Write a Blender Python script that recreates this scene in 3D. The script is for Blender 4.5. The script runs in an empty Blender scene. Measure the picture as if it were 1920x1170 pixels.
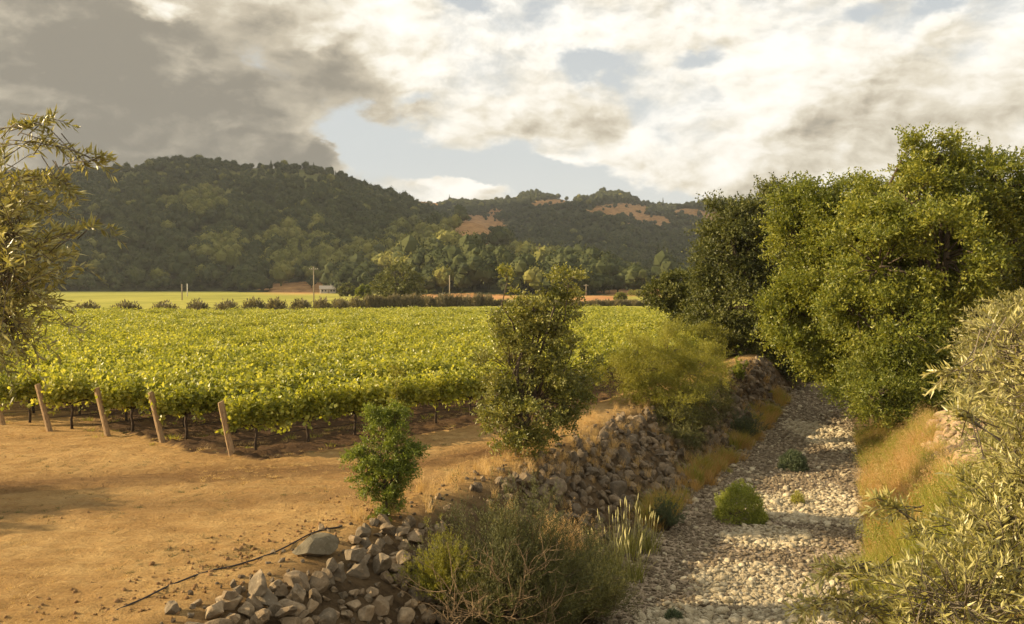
import bpy, math, random, zlib
import numpy as np
from mathutils import Vector, noise as mn

rng = np.random.default_rng(7)
random.seed(7)
S = bpy.context.scene
R = math.radians
PI = math.pi

# ------------------------------------------------------------------ camera
FPX, HOR, CAMZ = 1600.0, 535.0, 5.2
PITCH = math.atan((585 - HOR) / FPX)
cam = bpy.data.objects.new('camera', bpy.data.cameras.new('camera'))
S.collection.objects.link(cam)
cam.location = (0, 0, CAMZ)
cam.rotation_euler = (PI / 2 - PITCH, 0, 0)
cam.data.sensor_width = 36
cam.data.lens = 36 * FPX / 1920
cam.data.clip_start = 0.1
cam.data.clip_end = 20000
S.camera = cam

# ------------------------------------------------------------------ light
SUN_AZ, SUN_EL = R(-92), R(22)          # azimuth measured from +Y (view direction), negative = to the left
SUND = Vector((math.sin(SUN_AZ) * math.cos(SUN_EL), math.cos(SUN_AZ) * math.cos(SUN_EL), math.sin(SUN_EL)))
ld = bpy.data.lights.new('sun', 'SUN')
ld.energy = 5.0
ld.angle = R(0.6)
ld.color = (1.0, 0.77, 0.46)
sun = bpy.data.objects.new('sun', ld)
S.collection.objects.link(sun)
sun.rotation_euler = SUND.to_track_quat('Z', 'Y').to_euler()

S.view_settings.view_transform = 'Standard'
S.view_settings.look = 'None'
S.view_settings.exposure = 1.1
S.view_settings.gamma = 1.0
S.view_settings.use_curve_mapping = False
S.cycles.max_bounces = 6
S.cycles.diffuse_bounces = 3
S.cycles.glossy_bounces = 2
S.cycles.transmission_bounces = 4
S.cycles.transparent_max_bounces = 4
S.cycles.volume_bounces = 0
S.cycles.caustics_reflective = False
S.cycles.caustics_refractive = False


# ------------------------------------------------------------------ node helpers
class NT:
    def __init__(s, tree):
        s.t = tree; s.n = tree.nodes; s.l = tree.links
        s.n.clear()

    def node(s, typ, **kw):
        n = s.n.new(typ)
        for k, v in kw.items(): setattr(n, k, v)
        return n

    def put(s, sock, v):
        if v is None: return
        if isinstance(v, bpy.types.NodeSocket): s.l.new(v, sock)
        else:
            if isinstance(v, (tuple, list)) and len(v) == 3 and sock.type == 'RGBA': v = (*v, 1)
            sock.default_value = v

    def math(s, op, a, b=None, c=None, clamp=False):
        n = s.node('ShaderNodeMath', operation=op, use_clamp=clamp)
        s.put(n.inputs[0], a)
        if b is not None: s.put(n.inputs[1], b)
        if c is not None: s.put(n.inputs[2], c)
        return n.outputs[0]

    def vmath(s, op, a, b=None, scale=None):
        n = s.node('ShaderNodeVectorMath', operation=op)
        s.put(n.inputs[0], a)
        if b is not None: s.put(n.inputs[1], b)
        if scale is not None: s.put(n.inputs['Scale'], scale)
        return n.outputs['Value'] if op in ('LENGTH', 'DISTANCE', 'DOT_PRODUCT') else n.outputs[0]

    def rng(s, v, a, b, c=0.0, d=1.0, interp='LINEAR'):
        n = s.node('ShaderNodeMapRange', interpolation_type=interp)
        s.put(n.inputs['Value'], v)
        for k, x in zip(('From Min', 'From Max', 'To Min', 'To Max'), (a, b, c, d)): s.put(n.inputs[k], x)
        return n.outputs['Result']

    def mix(s, f, a, b, typ='RGBA', blend='MIX'):
        n = s.node('ShaderNodeMix', data_type=typ, blend_type=blend) if typ == 'RGBA' else s.node('ShaderNodeMix', data_type=typ)
        i = {'RGBA': (0, 6, 7, 2), 'FLOAT': (0, 2, 3, 0)}[typ]
        s.put(n.inputs[i[0]], f); s.put(n.inputs[i[1]], a); s.put(n.inputs[i[2]], b)
        return n.outputs[i[3]]

    def noise(s, vec, scale, detail=4, rough=0.5, dist=0.0):
        n = s.node('ShaderNodeTexNoise')
        s.put(n.inputs['Vector'], vec); s.put(n.inputs['Scale'], scale)
        n.inputs['Detail'].default_value = detail; n.inputs['Roughness'].default_value = rough
        n.inputs['Distortion'].default_value = dist
        return n.outputs['Fac']

    def ramp(s, f, stops):
        n = s.node('ShaderNodeValToRGB')
        cr = n.color_ramp
        while len(cr.elements) > 1: cr.elements.remove(cr.elements[-1])
        for i, (p, c) in enumerate(stops):
            e = cr.elements[0] if i == 0 else cr.elements.new(p)
            e.position = p; e.color = (*c, 1)
        s.put(n.inputs[0], f)
        return n.outputs[0]

    def attr(s, name, out='Fac'):
        n = s.node('ShaderNodeAttribute', attribute_name=name)
        return n.outputs[out]


# ------------------------------------------------------------------ world: daylight sky with broken cloud
def px_az(px): return math.degrees(math.atan((px - 960) / FPX))
def px_el(px, py): return math.degrees(math.atan((HOR - py) / math.hypot(FPX, px - 960)))

W = bpy.data.worlds.new('World'); S.world = W; W.use_nodes = True
t = NT(W.node_tree)
sky = t.node('ShaderNodeTexSky', sky_type='NISHITA')
sky.sun_disc = False
sky.sun_elevation = SUN_EL
sky.sun_rotation = SUN_AZ % (2 * PI)
sky.air_density = 1.0; sky.dust_density = 2.0; sky.ozone_density = 1.0
tc = t.node('ShaderNodeTexCoord')
sep = t.node('ShaderNodeSeparateXYZ'); t.l.new(tc.outputs['Generated'], sep.inputs[0])
dx, dy, dz = sep.outputs
az = t.math('MULTIPLY', t.math('ARCTAN2', dx, dy), 180 / PI)
el = t.math('MULTIPLY', t.math('ARCSINE', dz), 180 / PI)
cae = t.node('ShaderNodeCombineXYZ'); t.put(cae.inputs[0], az); t.put(cae.inputs[1], el); ae = cae.outputs[0]
cpl = t.node('ShaderNodeCombineXYZ')
t.put(cpl.inputs[0], dx); t.put(cpl.inputs[1], dy)
t.put(cpl.inputs[2], t.math('MULTIPLY', t.math('MAXIMUM', dz, 0.0), 1.75))
plane = t.vmath('SCALE', cpl.outputs[0], scale=4.3)
warp = t.node('ShaderNodeTexNoise'); t.put(warp.inputs['Vector'], plane); warp.inputs['Scale'].default_value = 1.1; warp.inputs['Detail'].default_value = 7; warp.inputs['Roughness'].default_value = 0.6
wv = t.vmath('SCALE', t.vmath('SUBTRACT', warp.outputs['Color'], (0.5, 0.5, 0.5)), scale=0.35)
pw = t.vmath('ADD', plane, wv)
# the bank positions are ragged too
aew = t.vmath('ADD', ae, t.vmath('SCALE', t.vmath('SUBTRACT', warp.outputs['Color'], (0.5, 0.5, 0.5)), scale=9.0))
aew = t.vmath('MULTIPLY', aew, (1, 1, 0))


def blob(px, py, rx, ry, rot=0.0):
    """a soft bank of the sky round the direction that (px, py) looks along, sizes in degrees"""
    m = t.node('ShaderNodeMapping', vector_type='TEXTURE')
    t.put(m.inputs['Vector'], aew)
    m.inputs['Location'].default_value = (px_az(px), px_el(px, py), 0)
    m.inputs['Rotation'].default_value = (0, 0, R(rot))
    m.inputs['Scale'].default_value = (rx, ry, 1)
    return t.rng(t.vmath('LENGTH', m.outputs[0]), 0.0, 1.0, 1.0, 0.0, 'SMOOTHERSTEP')


def total(base, items):
    v = None
    for amp, *b in items:
        q = t.math('MULTIPLY', blob(*b), amp)
        v = q if v is None else t.math('ADD', v, q)
    return t.math('ADD', v, base)


cover = total(0.50, [
    (-1.4, 770, 300, 9.0, 2.4, -12), (-1.5, 1080, 342, 11.5, 2.5, -4), (-0.8, 640, 245, 4.0, 2.5, -30), (-0.8, 1240, 368, 5, 1.6, 0),
    (-0.95, 1150, 145, 4.2, 1.9, 8), (-0.5, 880, 35, 3.5, 1.2, 0), (-0.5, 1600, 45, 2.4, 0.9, 5),
    (-0.5, 1780, 35, 2.6, 0.9, 0), (-0.6, 770, 218, 3.0, 1.0, 10), (-0.6, 1330, 100, 3.0, 1.2, 25), (-0.5, 480, 120, 3, 5, 30),
    (1.0, 1040, 313, 4.2, 1.0, 0), (1.5, 250, 210, 17, 9.0, -14), (1.0, 610, 298, 2.4, 1.2, 0), (1.0, 450, 260, 5, 3, -30),
    (0.8, 900, 364, 6, 0.8, 0), (0.9, 1050, 250, 9, 2.2, -4), (0.8, 1600, 270, 15, 8, 0), (0.6, 620, 110, 8, 4, -20), (0.7, 300, 20, 10, 5, 0)])
light = total(0.93, [
    (-0.27, 60, 150, 36, 19, 0), (-0.26, 280, 330, 26, 13, -8), (-0.15, 480, 150, 9, 6.5, -35), (-0.26, 640, 190, 6.5, 3.6, -25), (-0.2, 620, 305, 3, 2, 0),
    (0.22, 370, 130, 4.5, 2.2, -35), (-0.25, 270, 60, 9, 6, 0), (0.45, 345, 5, 2.5, 1.4, -20),
    (0.34, 780, 120, 8, 5, -20), (-0.20, 1000, 180, 5.5, 2.4, 0), (0.16, 1450, 150, 12, 6, 10), (0.10, 1000, 60, 12, 3, 0), (0.25, 580, 95, 1.8, 1.2, 0),
    (-0.14, 1900, 230, 10, 7, 0), (-0.07, 1500, 290, 13, 3.5, 0), (0.15, 1000, 362, 12, 1.6, 0), (-0.12, 1650, 150, 8, 3, 0)])
n1 = t.noise(pw, 1.35, 10, 0.55, 0.0)
n2 = t.noise(t.vmath('ADD', pw, (-0.10, -0.02, 0.13)), 1.35, 5, 0.5, 0.0)
n3 = t.noise(pw, 4.2, 9, 0.60, 0.0)
n4 = t.noise(t.vmath('ADD', pw, (-0.03, 0.0, 0.05)), 4.2, 5, 0.5, 0.0)
dens = t.math('ADD', t.math('MULTIPLY', t.math('SUBTRACT', t.math('ADD', t.math('MULTIPLY', n1, 0.58), t.math('MULTIPLY', n3, 0.42)), 0.5), 3.6), cover)
alpha = t.rng(dens, -0.15, 0.60, 0, 1, 'SMOOTHSTEP')
relief = t.math('ADD', t.math('MULTIPLY', t.math('SUBTRACT', n1, n2), 2.0), t.math('MULTIPLY', t.math('SUBTRACT', n3, n4), 1.15))
relief = t.math('MULTIPLY', relief, t.rng(light, 0.2, 0.9, 0.30, 1.0))
thick = t.rng(dens, 0.1, 1.5, 0.16, -0.10)
lum = t.math('ADD', t.math('ADD', light, relief), thick)
lum = t.math('MAXIMUM', lum, 0.35)
ccol = t.ramp(t.math('MULTIPLY', lum, 0.8), [(0.0, (0.12, 0.115, 0.10)), (0.2, (0.20, 0.187, 0.157)), (0.34, (0.33, 0.30, 0.24)), (0.5, (0.55, 0.49, 0.38)),
                         (0.66, (0.78, 0.715, 0.58)), (0.82, (0.98, 0.93, 0.82)), (1.0, (1.10, 1.06, 0.97))])
ccol = t.vmath('SCALE', ccol, scale=0.49)
skyc = t.vmath('SCALE', sky.outputs[0], scale=0.05)
haze_c = t.mix(t.rng(dz, 0.0, 0.32, 0.95, 0.6), skyc, (0.37, 0.38, 0.37))
final = t.mix(alpha, haze_c, ccol)
below = t.rng(dz, -0.03, 0.0, 0.0, 1.0)
final = t.mix(below, (0.20, 0.18, 0.12), final)
bg = t.node('ShaderNodeBackground'); t.put(bg.inputs[0], final); bg.inputs[1].default_value = 1.0
# bring the physical strength into the Background of the sky texture: 0.075 sits in skyc
out = t.node('ShaderNodeOutputWorld'); t.l.new(bg.outputs[0], out.inputs[0])


# ------------------------------------------------------------------ materials
def mat(name):
    m = bpy.data.materials.new(name); m.use_nodes = True
    return m, NT(m.node_tree)


def finish(t, shader, disp=None):
    o = t.node('ShaderNodeOutputMaterial'); t.l.new(shader, o.inputs[0])


def principled(t, col, rough=0.8, normal=None, spec=0.3):
    p = t.node('ShaderNodeBsdfPrincipled')
    t.put(p.inputs['Base Color'], col); t.put(p.inputs['Roughness'], rough)
    p.inputs['Specular IOR Level'].default_value = spec
    if normal is not None: t.l.new(normal, p.inputs['Normal'])
    return p.outputs[0]


def bump(t, h, dist=0.02, strength=1.0):
    b = t.node('ShaderNodeBump'); b.inputs['Strength'].default_value = strength; b.inputs['Distance'].default_value = dist
    t.put(b.inputs['Height'], h)
    return b.outputs[0]


def leaf_mat(name, cols, trans=0.3, rough=0.45, patch=0.5, spec=0.35, tcol=1.6):
    """cols: three tones of leaf, picked leaf by leaf and drifting from spray to spray"""
    m, t = mat(name)
    g = t.node('ShaderNodeNewGeometry'); oi = t.node('ShaderNodeObjectInfo')
    nz = t.noise(g.outputs['Position'], patch, 2, 0.6)
    f = t.math('ADD', t.math('MULTIPLY', g.outputs['Random Per Island'], 0.55), t.math('MULTIPLY', t.rng(nz, 0.3, 0.7), 0.30))
    f = t.math('ADD', f, t.math('MULTIPLY', oi.outputs['Random'], 0.15))
    c = t.ramp(f, [(0.0, cols[0]), (0.5, cols[1]), (1.0, cols[2])])
    p = principled(t, c, rough, spec=spec)
    tr = t.node('ShaderNodeBsdfTranslucent')
    t.put(tr.inputs[0], t.mix(1.0, c, (tcol, tcol * 0.95, 0.55), blend='MULTIPLY'))
    mx = t.node('ShaderNodeMixShader'); mx.inputs[0].default_value = trans
    t.l.new(p, mx.inputs[1]); t.l.new(tr.outputs[0], mx.inputs[2])
    finish(t, mx.outputs[0])
    return m


def bark_mat(name, a, b, scale=6.0):
    m, t = mat(name)
    tcn = t.node('ShaderNodeTexCoord')
    mp = t.node('ShaderNodeMapping'); t.l.new(tcn.outputs['Object'], mp.inputs[0]); mp.inputs['Scale'].default_value = (1, 1, 0.18)
    n = t.noise(mp.outputs[0], scale * 5, 6, 0.65)
    finish(t, principled(t, t.ramp(n, [(0.3, a), (0.7, b)]), 0.9, bump(t, n, 0.02), 0.15))
    return m


M = {}
M['vine'] = leaf_mat('vine_leaf', [(0.09, 0.12, 0.02), (0.28, 0.29, 0.05), (0.58, 0.55, 0.14)], 0.42, 0.38, 0.5)
M['oak'] = leaf_mat('oak_leaf', [(0.06, 0.08, 0.02), (0.19, 0.19, 0.048), (0.44, 0.40, 0.12)], 0.3, 0.42, 0.9)
M['sapling'] = leaf_mat('sapling_leaf', [(0.07, 0.10, 0.018), (0.16, 0.20, 0.035), (0.32, 0.34, 0.07)], 0.35, 0.4, 1.5)
M['ash'] = leaf_mat('ash_leaf', [(0.05, 0.073, 0.014), (0.14, 0.163, 0.026), (0.33, 0.32, 0.055)], 0.34, 0.42, 0.35)
M['darkleaf'] = leaf_mat('evergreen_leaf', [(0.03, 0.042, 0.012), (0.09, 0.10, 0.022), (0.20, 0.195, 0.042)], 0.22, 0.5, 0.35)
M['olive'] = leaf_mat('olive_leaf', [(0.10, 0.105, 0.035), (0.29, 0.27, 0.09), (0.55, 0.50, 0.23)], 0.22, 0.36, 1.5, 0.5)
M['willow'] = leaf_mat('willow_leaf', [(0.10, 0.11, 0.018), (0.20, 0.20, 0.03), (0.32, 0.29, 0.05)], 0.35, 0.55, 0.8)
M['broom'] = leaf_mat('broom_leaf', [(0.035, 0.04, 0.014), (0.085, 0.09, 0.026), (0.19, 0.17, 0.05)], 0.15, 0.6, 1.2)
M['herb'] = leaf_mat('herb_leaf', [(0.07, 0.10, 0.02), (0.20, 0.23, 0.04), (0.42, 0.42, 0.09)], 0.35, 0.5, 3.0)
M['greyherb'] = leaf_mat('grey_herb_leaf', [(0.04, 0.06, 0.03), (0.075, 0.10, 0.05), (0.14, 0.16, 0.075)], 0.2, 0.55, 3.0)
M['greyshrub'] = leaf_mat('grey_shrub_leaf', [(0.06, 0.055, 0.035), (0.15, 0.13, 0.075), (0.30, 0.25, 0.14)], 0.2, 0.55, 0.6)
M['reed'] = leaf_mat('reed_blade', [(0.10, 0.11, 0.03), (0.22, 0.22, 0.06), (0.42, 0.38, 0.14)], 0.3, 0.5, 2.0)
M['drygrass'] = leaf_mat('dry_grass_blade', [(0.22, 0.14, 0.05), (0.42, 0.265, 0.095), (0.60, 0.42, 0.18)], 0.3, 0.6, 1.0)
M['bankgrass'] = leaf_mat('bank_grass_blade', [(0.12, 0.15, 0.025), (0.26, 0.26, 0.045), (0.42, 0.36, 0.08)], 0.35, 0.6, 0.9)
M['palehead'] = leaf_mat('reed_head', [(0.36, 0.34, 0.14), (0.50, 0.47, 0.22), (0.62, 0.58, 0.30)], 0.2, 0.7, 1.0)
M['straw'] = leaf_mat('straw_blade', [(0.34, 0.22, 0.09), (0.50, 0.34, 0.15), (0.62, 0.46, 0.23)], 0.2, 0.7, 1.0)
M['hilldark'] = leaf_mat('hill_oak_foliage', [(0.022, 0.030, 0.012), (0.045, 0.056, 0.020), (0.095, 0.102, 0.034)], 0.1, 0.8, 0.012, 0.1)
M['hillsuntint'] = leaf_mat('hill_pale_foliage', [(0.06, 0.072, 0.022), (0.13, 0.135, 0.035), (0.24, 0.22, 0.06)], 0.15, 0.8, 0.012, 0.1)  # paler tones stand in for sunlight on parts of the woods
M['bark'] = bark_mat('bark', (0.045, 0.035, 0.025), (0.13, 0.10, 0.07))
M['vinebark'] = bark_mat('vine_bark', (0.03, 0.022, 0.015), (0.09, 0.065, 0.045))
M['olivebark'] = bark_mat('olive_bark', (0.10, 0.085, 0.06), (0.24, 0.20, 0.14))
M['deadwood'] = bark_mat('dead_twig', (0.11, 0.075, 0.04), (0.28, 0.20, 0.115))
M['postwood'] = bark_mat('post_wood', (0.15, 0.095, 0.05), (0.46, 0.33, 0.19), 9.0)
M['polewood'] = bark_mat('pole_wood', (0.20, 0.16, 0.11), (0.36, 0.30, 0.21), 1.0)
M['palepole'] = bark_mat('pale_pole', (0.5, 0.46, 0.38), (0.75, 0.72, 0.62), 1.0)

m, t = mat('black_plastic'); finish(t, principled(t, (0.03, 0.022, 0.018), 0.5)); M['hose'] = m
m, t = mat('steel_wire'); finish(t, principled(t, (0.10, 0.09, 0.08), 0.5)); M['wire'] = m
m, t = mat('house_wall'); tcn = t.node('ShaderNodeTexCoord')
finish(t, principled(t, t.ramp(t.noise(tcn.outputs['Object'], 1.5, 4), [(0.3, (0.42, 0.39, 0.32)), (0.7, (0.55, 0.51, 0.42))]), 0.8)); M['housewall'] = m
m, t = mat('house_roof'); tcn = t.node('ShaderNodeTexCoord')
finish(t, principled(t, t.ramp(t.noise(tcn.outputs['Object'], 2.5, 4), [(0.3, (0.20, 0.185, 0.16)), (0.7, (0.30, 0.28, 0.24))]), 0.8)); M['houseroof'] = m
m, t = mat('window_glass'); finish(t, principled(t, (0.03, 0.035, 0.04), 0.1)); M['glass'] = m


def rock_mat(name, cols, scale=3.0):
    m, t = mat(name)
    tcn = t.node('ShaderNodeTexCoord'); oi = t.node('ShaderNodeObjectInfo')
    v = t.vmath('ADD', tcn.outputs['Object'], t.vmath('SCALE', (13.1, 7.7, 3.3), scale=oi.outputs['Random']))
    n = t.noise(v, scale, 8, 0.62)
    n2 = t.noise(v, scale * 0.5, 3, 0.5)
    f = t.math('ADD', t.math('MULTIPLY', oi.outputs['Random'], 0.75), t.math('MULTIPLY', t.math('SUBTRACT', n2, 0.35), 0.5))
    c = t.ramp(f, [(i / (len(cols) - 1), c) for i, c in enumerate(cols)])
    c = t.mix(t.rng(n, 0.35, 0.7), t.mix(1.0, c, (0.72, 0.70, 0.66), blend='MULTIPLY'), c)
    lich = t.rng(t.noise(v, scale * 2.5, 5, 0.7), 0.58, 0.72, 0, 0.5)
    c = t.mix(lich, c, (0.42, 0.38, 0.28))
    finish(t, principled(t, c, 0.88, bump(t, n, 0.06, 0.9), 0.2))
    return m


M['rock'] = rock_mat('bank_rock', [(0.085, 0.065, 0.045), (0.20, 0.15, 0.095), (0.13, 0.105, 0.075), (0.29, 0.22, 0.14), (0.17, 0.12, 0.075)])
M['heaprock'] = rock_mat('heap_rock', [(0.11, 0.085, 0.055), (0.26, 0.19, 0.115), (0.16, 0.13, 0.09), (0.36, 0.27, 0.165), (0.22, 0.15, 0.09)], 2.0)
M['boulder'] = rock_mat('dark_boulder', [(0.15, 0.13, 0.085), (0.20, 0.17, 0.115)])
M['palecobble'] = rock_mat('pale_cobble', [(0.34, 0.28, 0.18), (0.50, 0.43, 0.29), (0.72, 0.64, 0.47)])
M['browncobble'] = rock_mat('brown_cobble', [(0.15, 0.115, 0.075), (0.24, 0.19, 0.125), (0.38, 0.31, 0.205)])
M['tanrock'] = rock_mat('tan_rock', [(0.33, 0.23, 0.14), (0.45, 0.32, 0.20), (0.38, 0.29, 0.20)])
M['clod'] = rock_mat('earth_clod', [(0.26, 0.145, 0.06), (0.36, 0.21, 0.09), (0.44, 0.28, 0.13)])

# dirt of the yard, the track and the vine rows
m, t = mat('dry_dirt')
g = t.node('ShaderNodeNewGeometry'); P = g.outputs['Position']
a = t.noise(P, 0.16, 5, 0.55, 0.6); b = t.noise(P, 1.3, 8, 0.68, 0.3); c_ = t.noise(P, 14, 8, 0.75)
mpn = t.node('ShaderNodeMapping'); t.l.new(P, mpn.inputs[0]); mpn.inputs['Rotation'].default_value = (0, 0, R(-14)); mpn.inputs['Scale'].default_value = (0.35, 2.2, 1)
st = t.noise(mpn.outputs[0], 1.1, 7, 0.65, 0.8)
col = t.ramp(t.math('ADD', t.math('MULTIPLY', a, 0.35), t.math('ADD', t.math('MULTIPLY', b, 0.35), t.math('MULTIPLY', st, 0.35))),
             [(0.36, (0.25, 0.142, 0.050)), (0.5, (0.43, 0.262, 0.095)), (0.62, (0.59, 0.392, 0.158))])
col = t.mix(t.rng(c_, 0.35, 0.62, 0.55, 0), col, (0.24, 0.14, 0.06))
col = t.mix(t.math('MULTIPLY', t.rng(t.noise(P, 5, 9, 0.8, 0.5), 0.56, 0.66), 0.45), col, (0.58, 0.44, 0.22))
track = t.attr('track'); soil = t.attr('soil')
col = t.mix(t.math('MULTIPLY', track, t.rng(st, 0.3, 0.7, 0.45, 1.0)), col, (0.13, 0.068, 0.028))
col = t.mix(t.math('MULTIPLY', soil, t.rng(b, 0.3, 0.5, 0.6, 1.0)), col, (0.10, 0.06, 0.032))
bank = t.attr('bank')
col = t.mix(bank, col, t.ramp(b, [(0.35, (0.06, 0.04, 0.022)), (0.6, (0.17, 0.115, 0.06))]))
hh = t.math('ADD', t.math('MULTIPLY', b, 1.3), t.math('ADD', t.math('MULTIPLY', c_, 0.42), t.math('MULTIPLY', st, 1.0)))
finish(t, principled(t, col, 0.95, bump(t, hh, 0.26, 1.0), 0.1)); M['dirt'] = m

m, t = mat('creek_gravel')
g = t.node('ShaderNodeNewGeometry'); P = g.outputs['Position']
vo = t.node('ShaderNodeTexVoronoi'); t.put(vo.inputs['Vector'], P); vo.inputs['Scale'].default_value = 11
b = t.noise(P, 2.0, 7, 0.65)
pale = t.attr('pale')
sp = t.node('ShaderNodeSeparateColor'); t.l.new(vo.outputs['Color'], sp.inputs[0])
col = t.mix(t.rng(sp.outputs[0], 0.2, 1.0), t.ramp(b, [(0.35, (0.16, 0.12, 0.08)), (0.65, (0.30, 0.23, 0.155))]), (0.36, 0.29, 0.20))
col = t.mix(t.math('MULTIPLY', pale, t.rng(b, 0.3, 0.6)), col, (0.42, 0.37, 0.27))
hh = t.math('ADD', t.math('MULTIPLY', t.math('SUBTRACT', 1.0, vo.outputs['Distance']), 0.5), b)
finish(t, principled(t, col, 0.95, bump(t, hh, 0.09, 1.0), 0.1)); M['gravel'] = m

m, t = mat('meadow')
g = t.node('ShaderNodeNewGeometry'); P = g.outputs['Position']
a = t.noise(P, 0.012, 5, 0.6, 0.5)
mpn = t.node('ShaderNodeMapping'); t.l.new(P, mpn.inputs[0]); mpn.inputs['Rotation'].default_value = (0, 0, R(-40)); mpn.inputs['Scale'].default_value = (1, 0.03, 1)
rows = t.noise(mpn.outputs[0], 0.35, 3, 0.6)
col = t.ramp(t.math('ADD', t.math('MULTIPLY', a, 0.5), t.math('MULTIPLY', rows, 0.5)), [(0.38, (0.18, 0.185, 0.04)), (0.5, (0.29, 0.28, 0.055)), (0.62, (0.38, 0.345, 0.08))])
col = t.mix(t.attr('bare'), col, t.ramp(a, [(0.4, (0.36, 0.17, 0.07)), (0.6, (0.46, 0.27, 0.11))]))
finish(t, principled(t, col, 0.95, bump(t, t.noise(P, 1.0, 6, 0.7), 0.4, 1.0), 0.05)); M['meadow'] = m

m, t = mat('hillside')
g = t.node('ShaderNodeNewGeometry'); P = g.outputs['Position']
a = t.noise(P, 0.02, 6, 0.65); b = t.noise(P, 0.09, 5, 0.65)
col = t.ramp(b, [(0.38, (0.030, 0.038, 0.015)), (0.6, (0.07, 0.075, 0.028))])
col = t.mix(t.attr('grassy'), col, t.ramp(a, [(0.4, (0.09, 0.10, 0.03)), (0.6, (0.17, 0.16, 0.05))]))
bb = t.rng(t.math('ADD', t.attr('bare'), t.math('MULTIPLY', t.math('SUBTRACT', b, 0.5), 2.2)), 0.40, 0.66)
col = t.mix(bb, col, t.ramp(b, [(0.35, (0.22, 0.12, 0.05)), (0.65, (0.42, 0.24, 0.095))]))
finish(t, principled(t, col, 0.95, bump(t, b, 6.0, 1.0), 0.05)); M['hill'] = m


# ------------------------------------------------------------------ object helpers
def obj(name, data, parent=None, loc=None, rot=None, scl=None, kind=None, label=None, cat=None, group=None):
    o = bpy.data.objects.new(name, data)
    S.collection.objects.link(o)
    if parent: o.parent = parent
    if loc is not None: o.location = loc
    if rot is not None: o.rotation_euler = rot
    if scl is not None: o.scale = scl if hasattr(scl, '__len__') else (scl,) * 3
    if kind: o['kind'] = kind
    if label: o['label'] = label
    if cat: o['category'] = cat
    if group: o['group'] = group
    return o


def mesh(name, V, T, mats, mi=None, smooth=False):
    V = np.asarray(V, np.float32); T = np.asarray(T, np.int32)
    me = bpy.data.meshes.new(name)
    k = T.shape[1]
    me.vertices.add(len(V)); me.vertices.foreach_set('co', V.ravel())
    me.loops.add(T.size); me.loops.foreach_set('vertex_index', T.ravel())
    me.polygons.add(len(T)); me.polygons.foreach_set('loop_start', np.arange(0, T.size, k, dtype=np.int32))
    try: me.polygons.foreach_set('loop_total', np.full(len(T), k, np.int32))
    except Exception: pass
    for m_ in (mats if isinstance(mats, (list, tuple)) else [mats]): me.materials.append(m_)
    if mi is not None: me.polygons.foreach_set('material_index', np.asarray(mi, np.int32))
    me.polygons.foreach_set('use_smooth', np.full(len(T), bool(smooth)))
    me.update(calc_edges=True)
    return me


def fattr(me, name, vals):
    a = me.attributes.new(name, 'FLOAT', 'POINT'); a.data.foreach_set('value', np.asarray(vals, np.float32))


class MB:
    """collects triangles"""
    def __init__(s): s.V = []; s.T = []; s.n = 0; s.mi = []
    def add(s, V, T, mi=0):
        V = np.asarray(V, float); T = np.asarray(T, int)
        if len(T) == 0: return
        if T.shape[1] == 4: T = np.concatenate([T[:, [0, 1, 2]], T[:, [0, 2, 3]]])
        s.V.append(V); s.T.append(T + s.n); s.n += len(V); s.mi.append(np.full(len(T), mi))
    def box(s, c, d, mi=0):
        c = np.array(c); d = np.array(d) / 2
        v = np.array([(x, y, z) for x in (-1, 1) for y in (-1, 1) for z in (-1, 1)]) * d + c
        s.add(v, [(0, 1, 3, 2), (4, 6, 7, 5), (0, 4, 5, 1), (2, 3, 7, 6), (0, 2, 6, 4), (1, 5, 7, 3)], mi)
    def tube(s, pts, rad, n=6, mi=0):
        pts = np.asarray(pts, float); k = len(pts); rad = np.broadcast_to(rad, (k,))
        tan = np.gradient(pts, axis=0); tan /= np.linalg.norm(tan, axis=1)[:, None] + 1e-9
        ref = np.array([1.0, 0, 0]) if abs(tan[0, 0]) < 0.7 else np.array([0, 1.0, 0])
        u = np.cross(tan, ref); u /= np.linalg.norm(u, axis=1)[:, None] + 1e-9; v = np.cross(tan, u)
        th = np.arange(n) * 2 * PI / n
        V = (pts[:, None] + rad[:, None, None] * (u[:, None] * np.cos(th)[None, :, None] + v[:, None] * np.sin(th)[None, :, None])).reshape(-1, 3)
        F = [(i * n + j, i * n + (j + 1) % n, (i + 1) * n + (j + 1) % n, (i + 1) * n + j) for i in range(k - 1) for j in range(n)]
        V = np.vstack([V, pts[-1] + tan[-1] * rad[-1] * 0.3, pts[0]])
        T = [(a, b, c) for (a, b, c, d) in F] + [(a, c, d) for (a, b, c, d) in F]
        T += [((k - 1) * n + j, (k - 1) * n + (j + 1) % n, k * n) for j in range(n)] + [((j + 1) % n, j, k * n + 1) for j in range(n)]
        s.add(V, T, mi)
    def me(s, name, mats, smooth=False):
        return mesh(name, np.vstack(s.V), np.vstack(s.T), mats, np.concatenate(s.mi), smooth)


def unit(a): return a / (np.linalg.norm(a, axis=-1, keepdims=True) + 1e-9)
def rdir(n): return unit(rng.normal(size=(n, 3)))


LEAF_UP = 0.6
def leaves(C, D, L, Wd, fold=0.15):
    """leaf faces at C pointing along D: base, right, tip, left"""
    n = len(C); L = np.broadcast_to(L, (n,))[:, None]; Wd = np.broadcast_to(Wd, (n,))[:, None]
    nr = unit(rdir(n) + np.array([0, 0, LEAF_UP])); s = unit(np.cross(D, nr)); nr = np.cross(s, D)
    V = np.empty((n, 4, 3))
    V[:, 0] = C; V[:, 2] = C + D * L
    V[:, 1] = C + D * L * 0.45 + s * Wd * 0.5 + nr * Wd * fold
    V[:, 3] = C + D * L * 0.45 - s * Wd * 0.5 + nr * Wd * fold
    i = np.arange(n)[:, None] * 4
    T = np.concatenate([i + [0, 1, 2], i + [0, 2, 3]])
    return V.reshape(-1, 3), T


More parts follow.
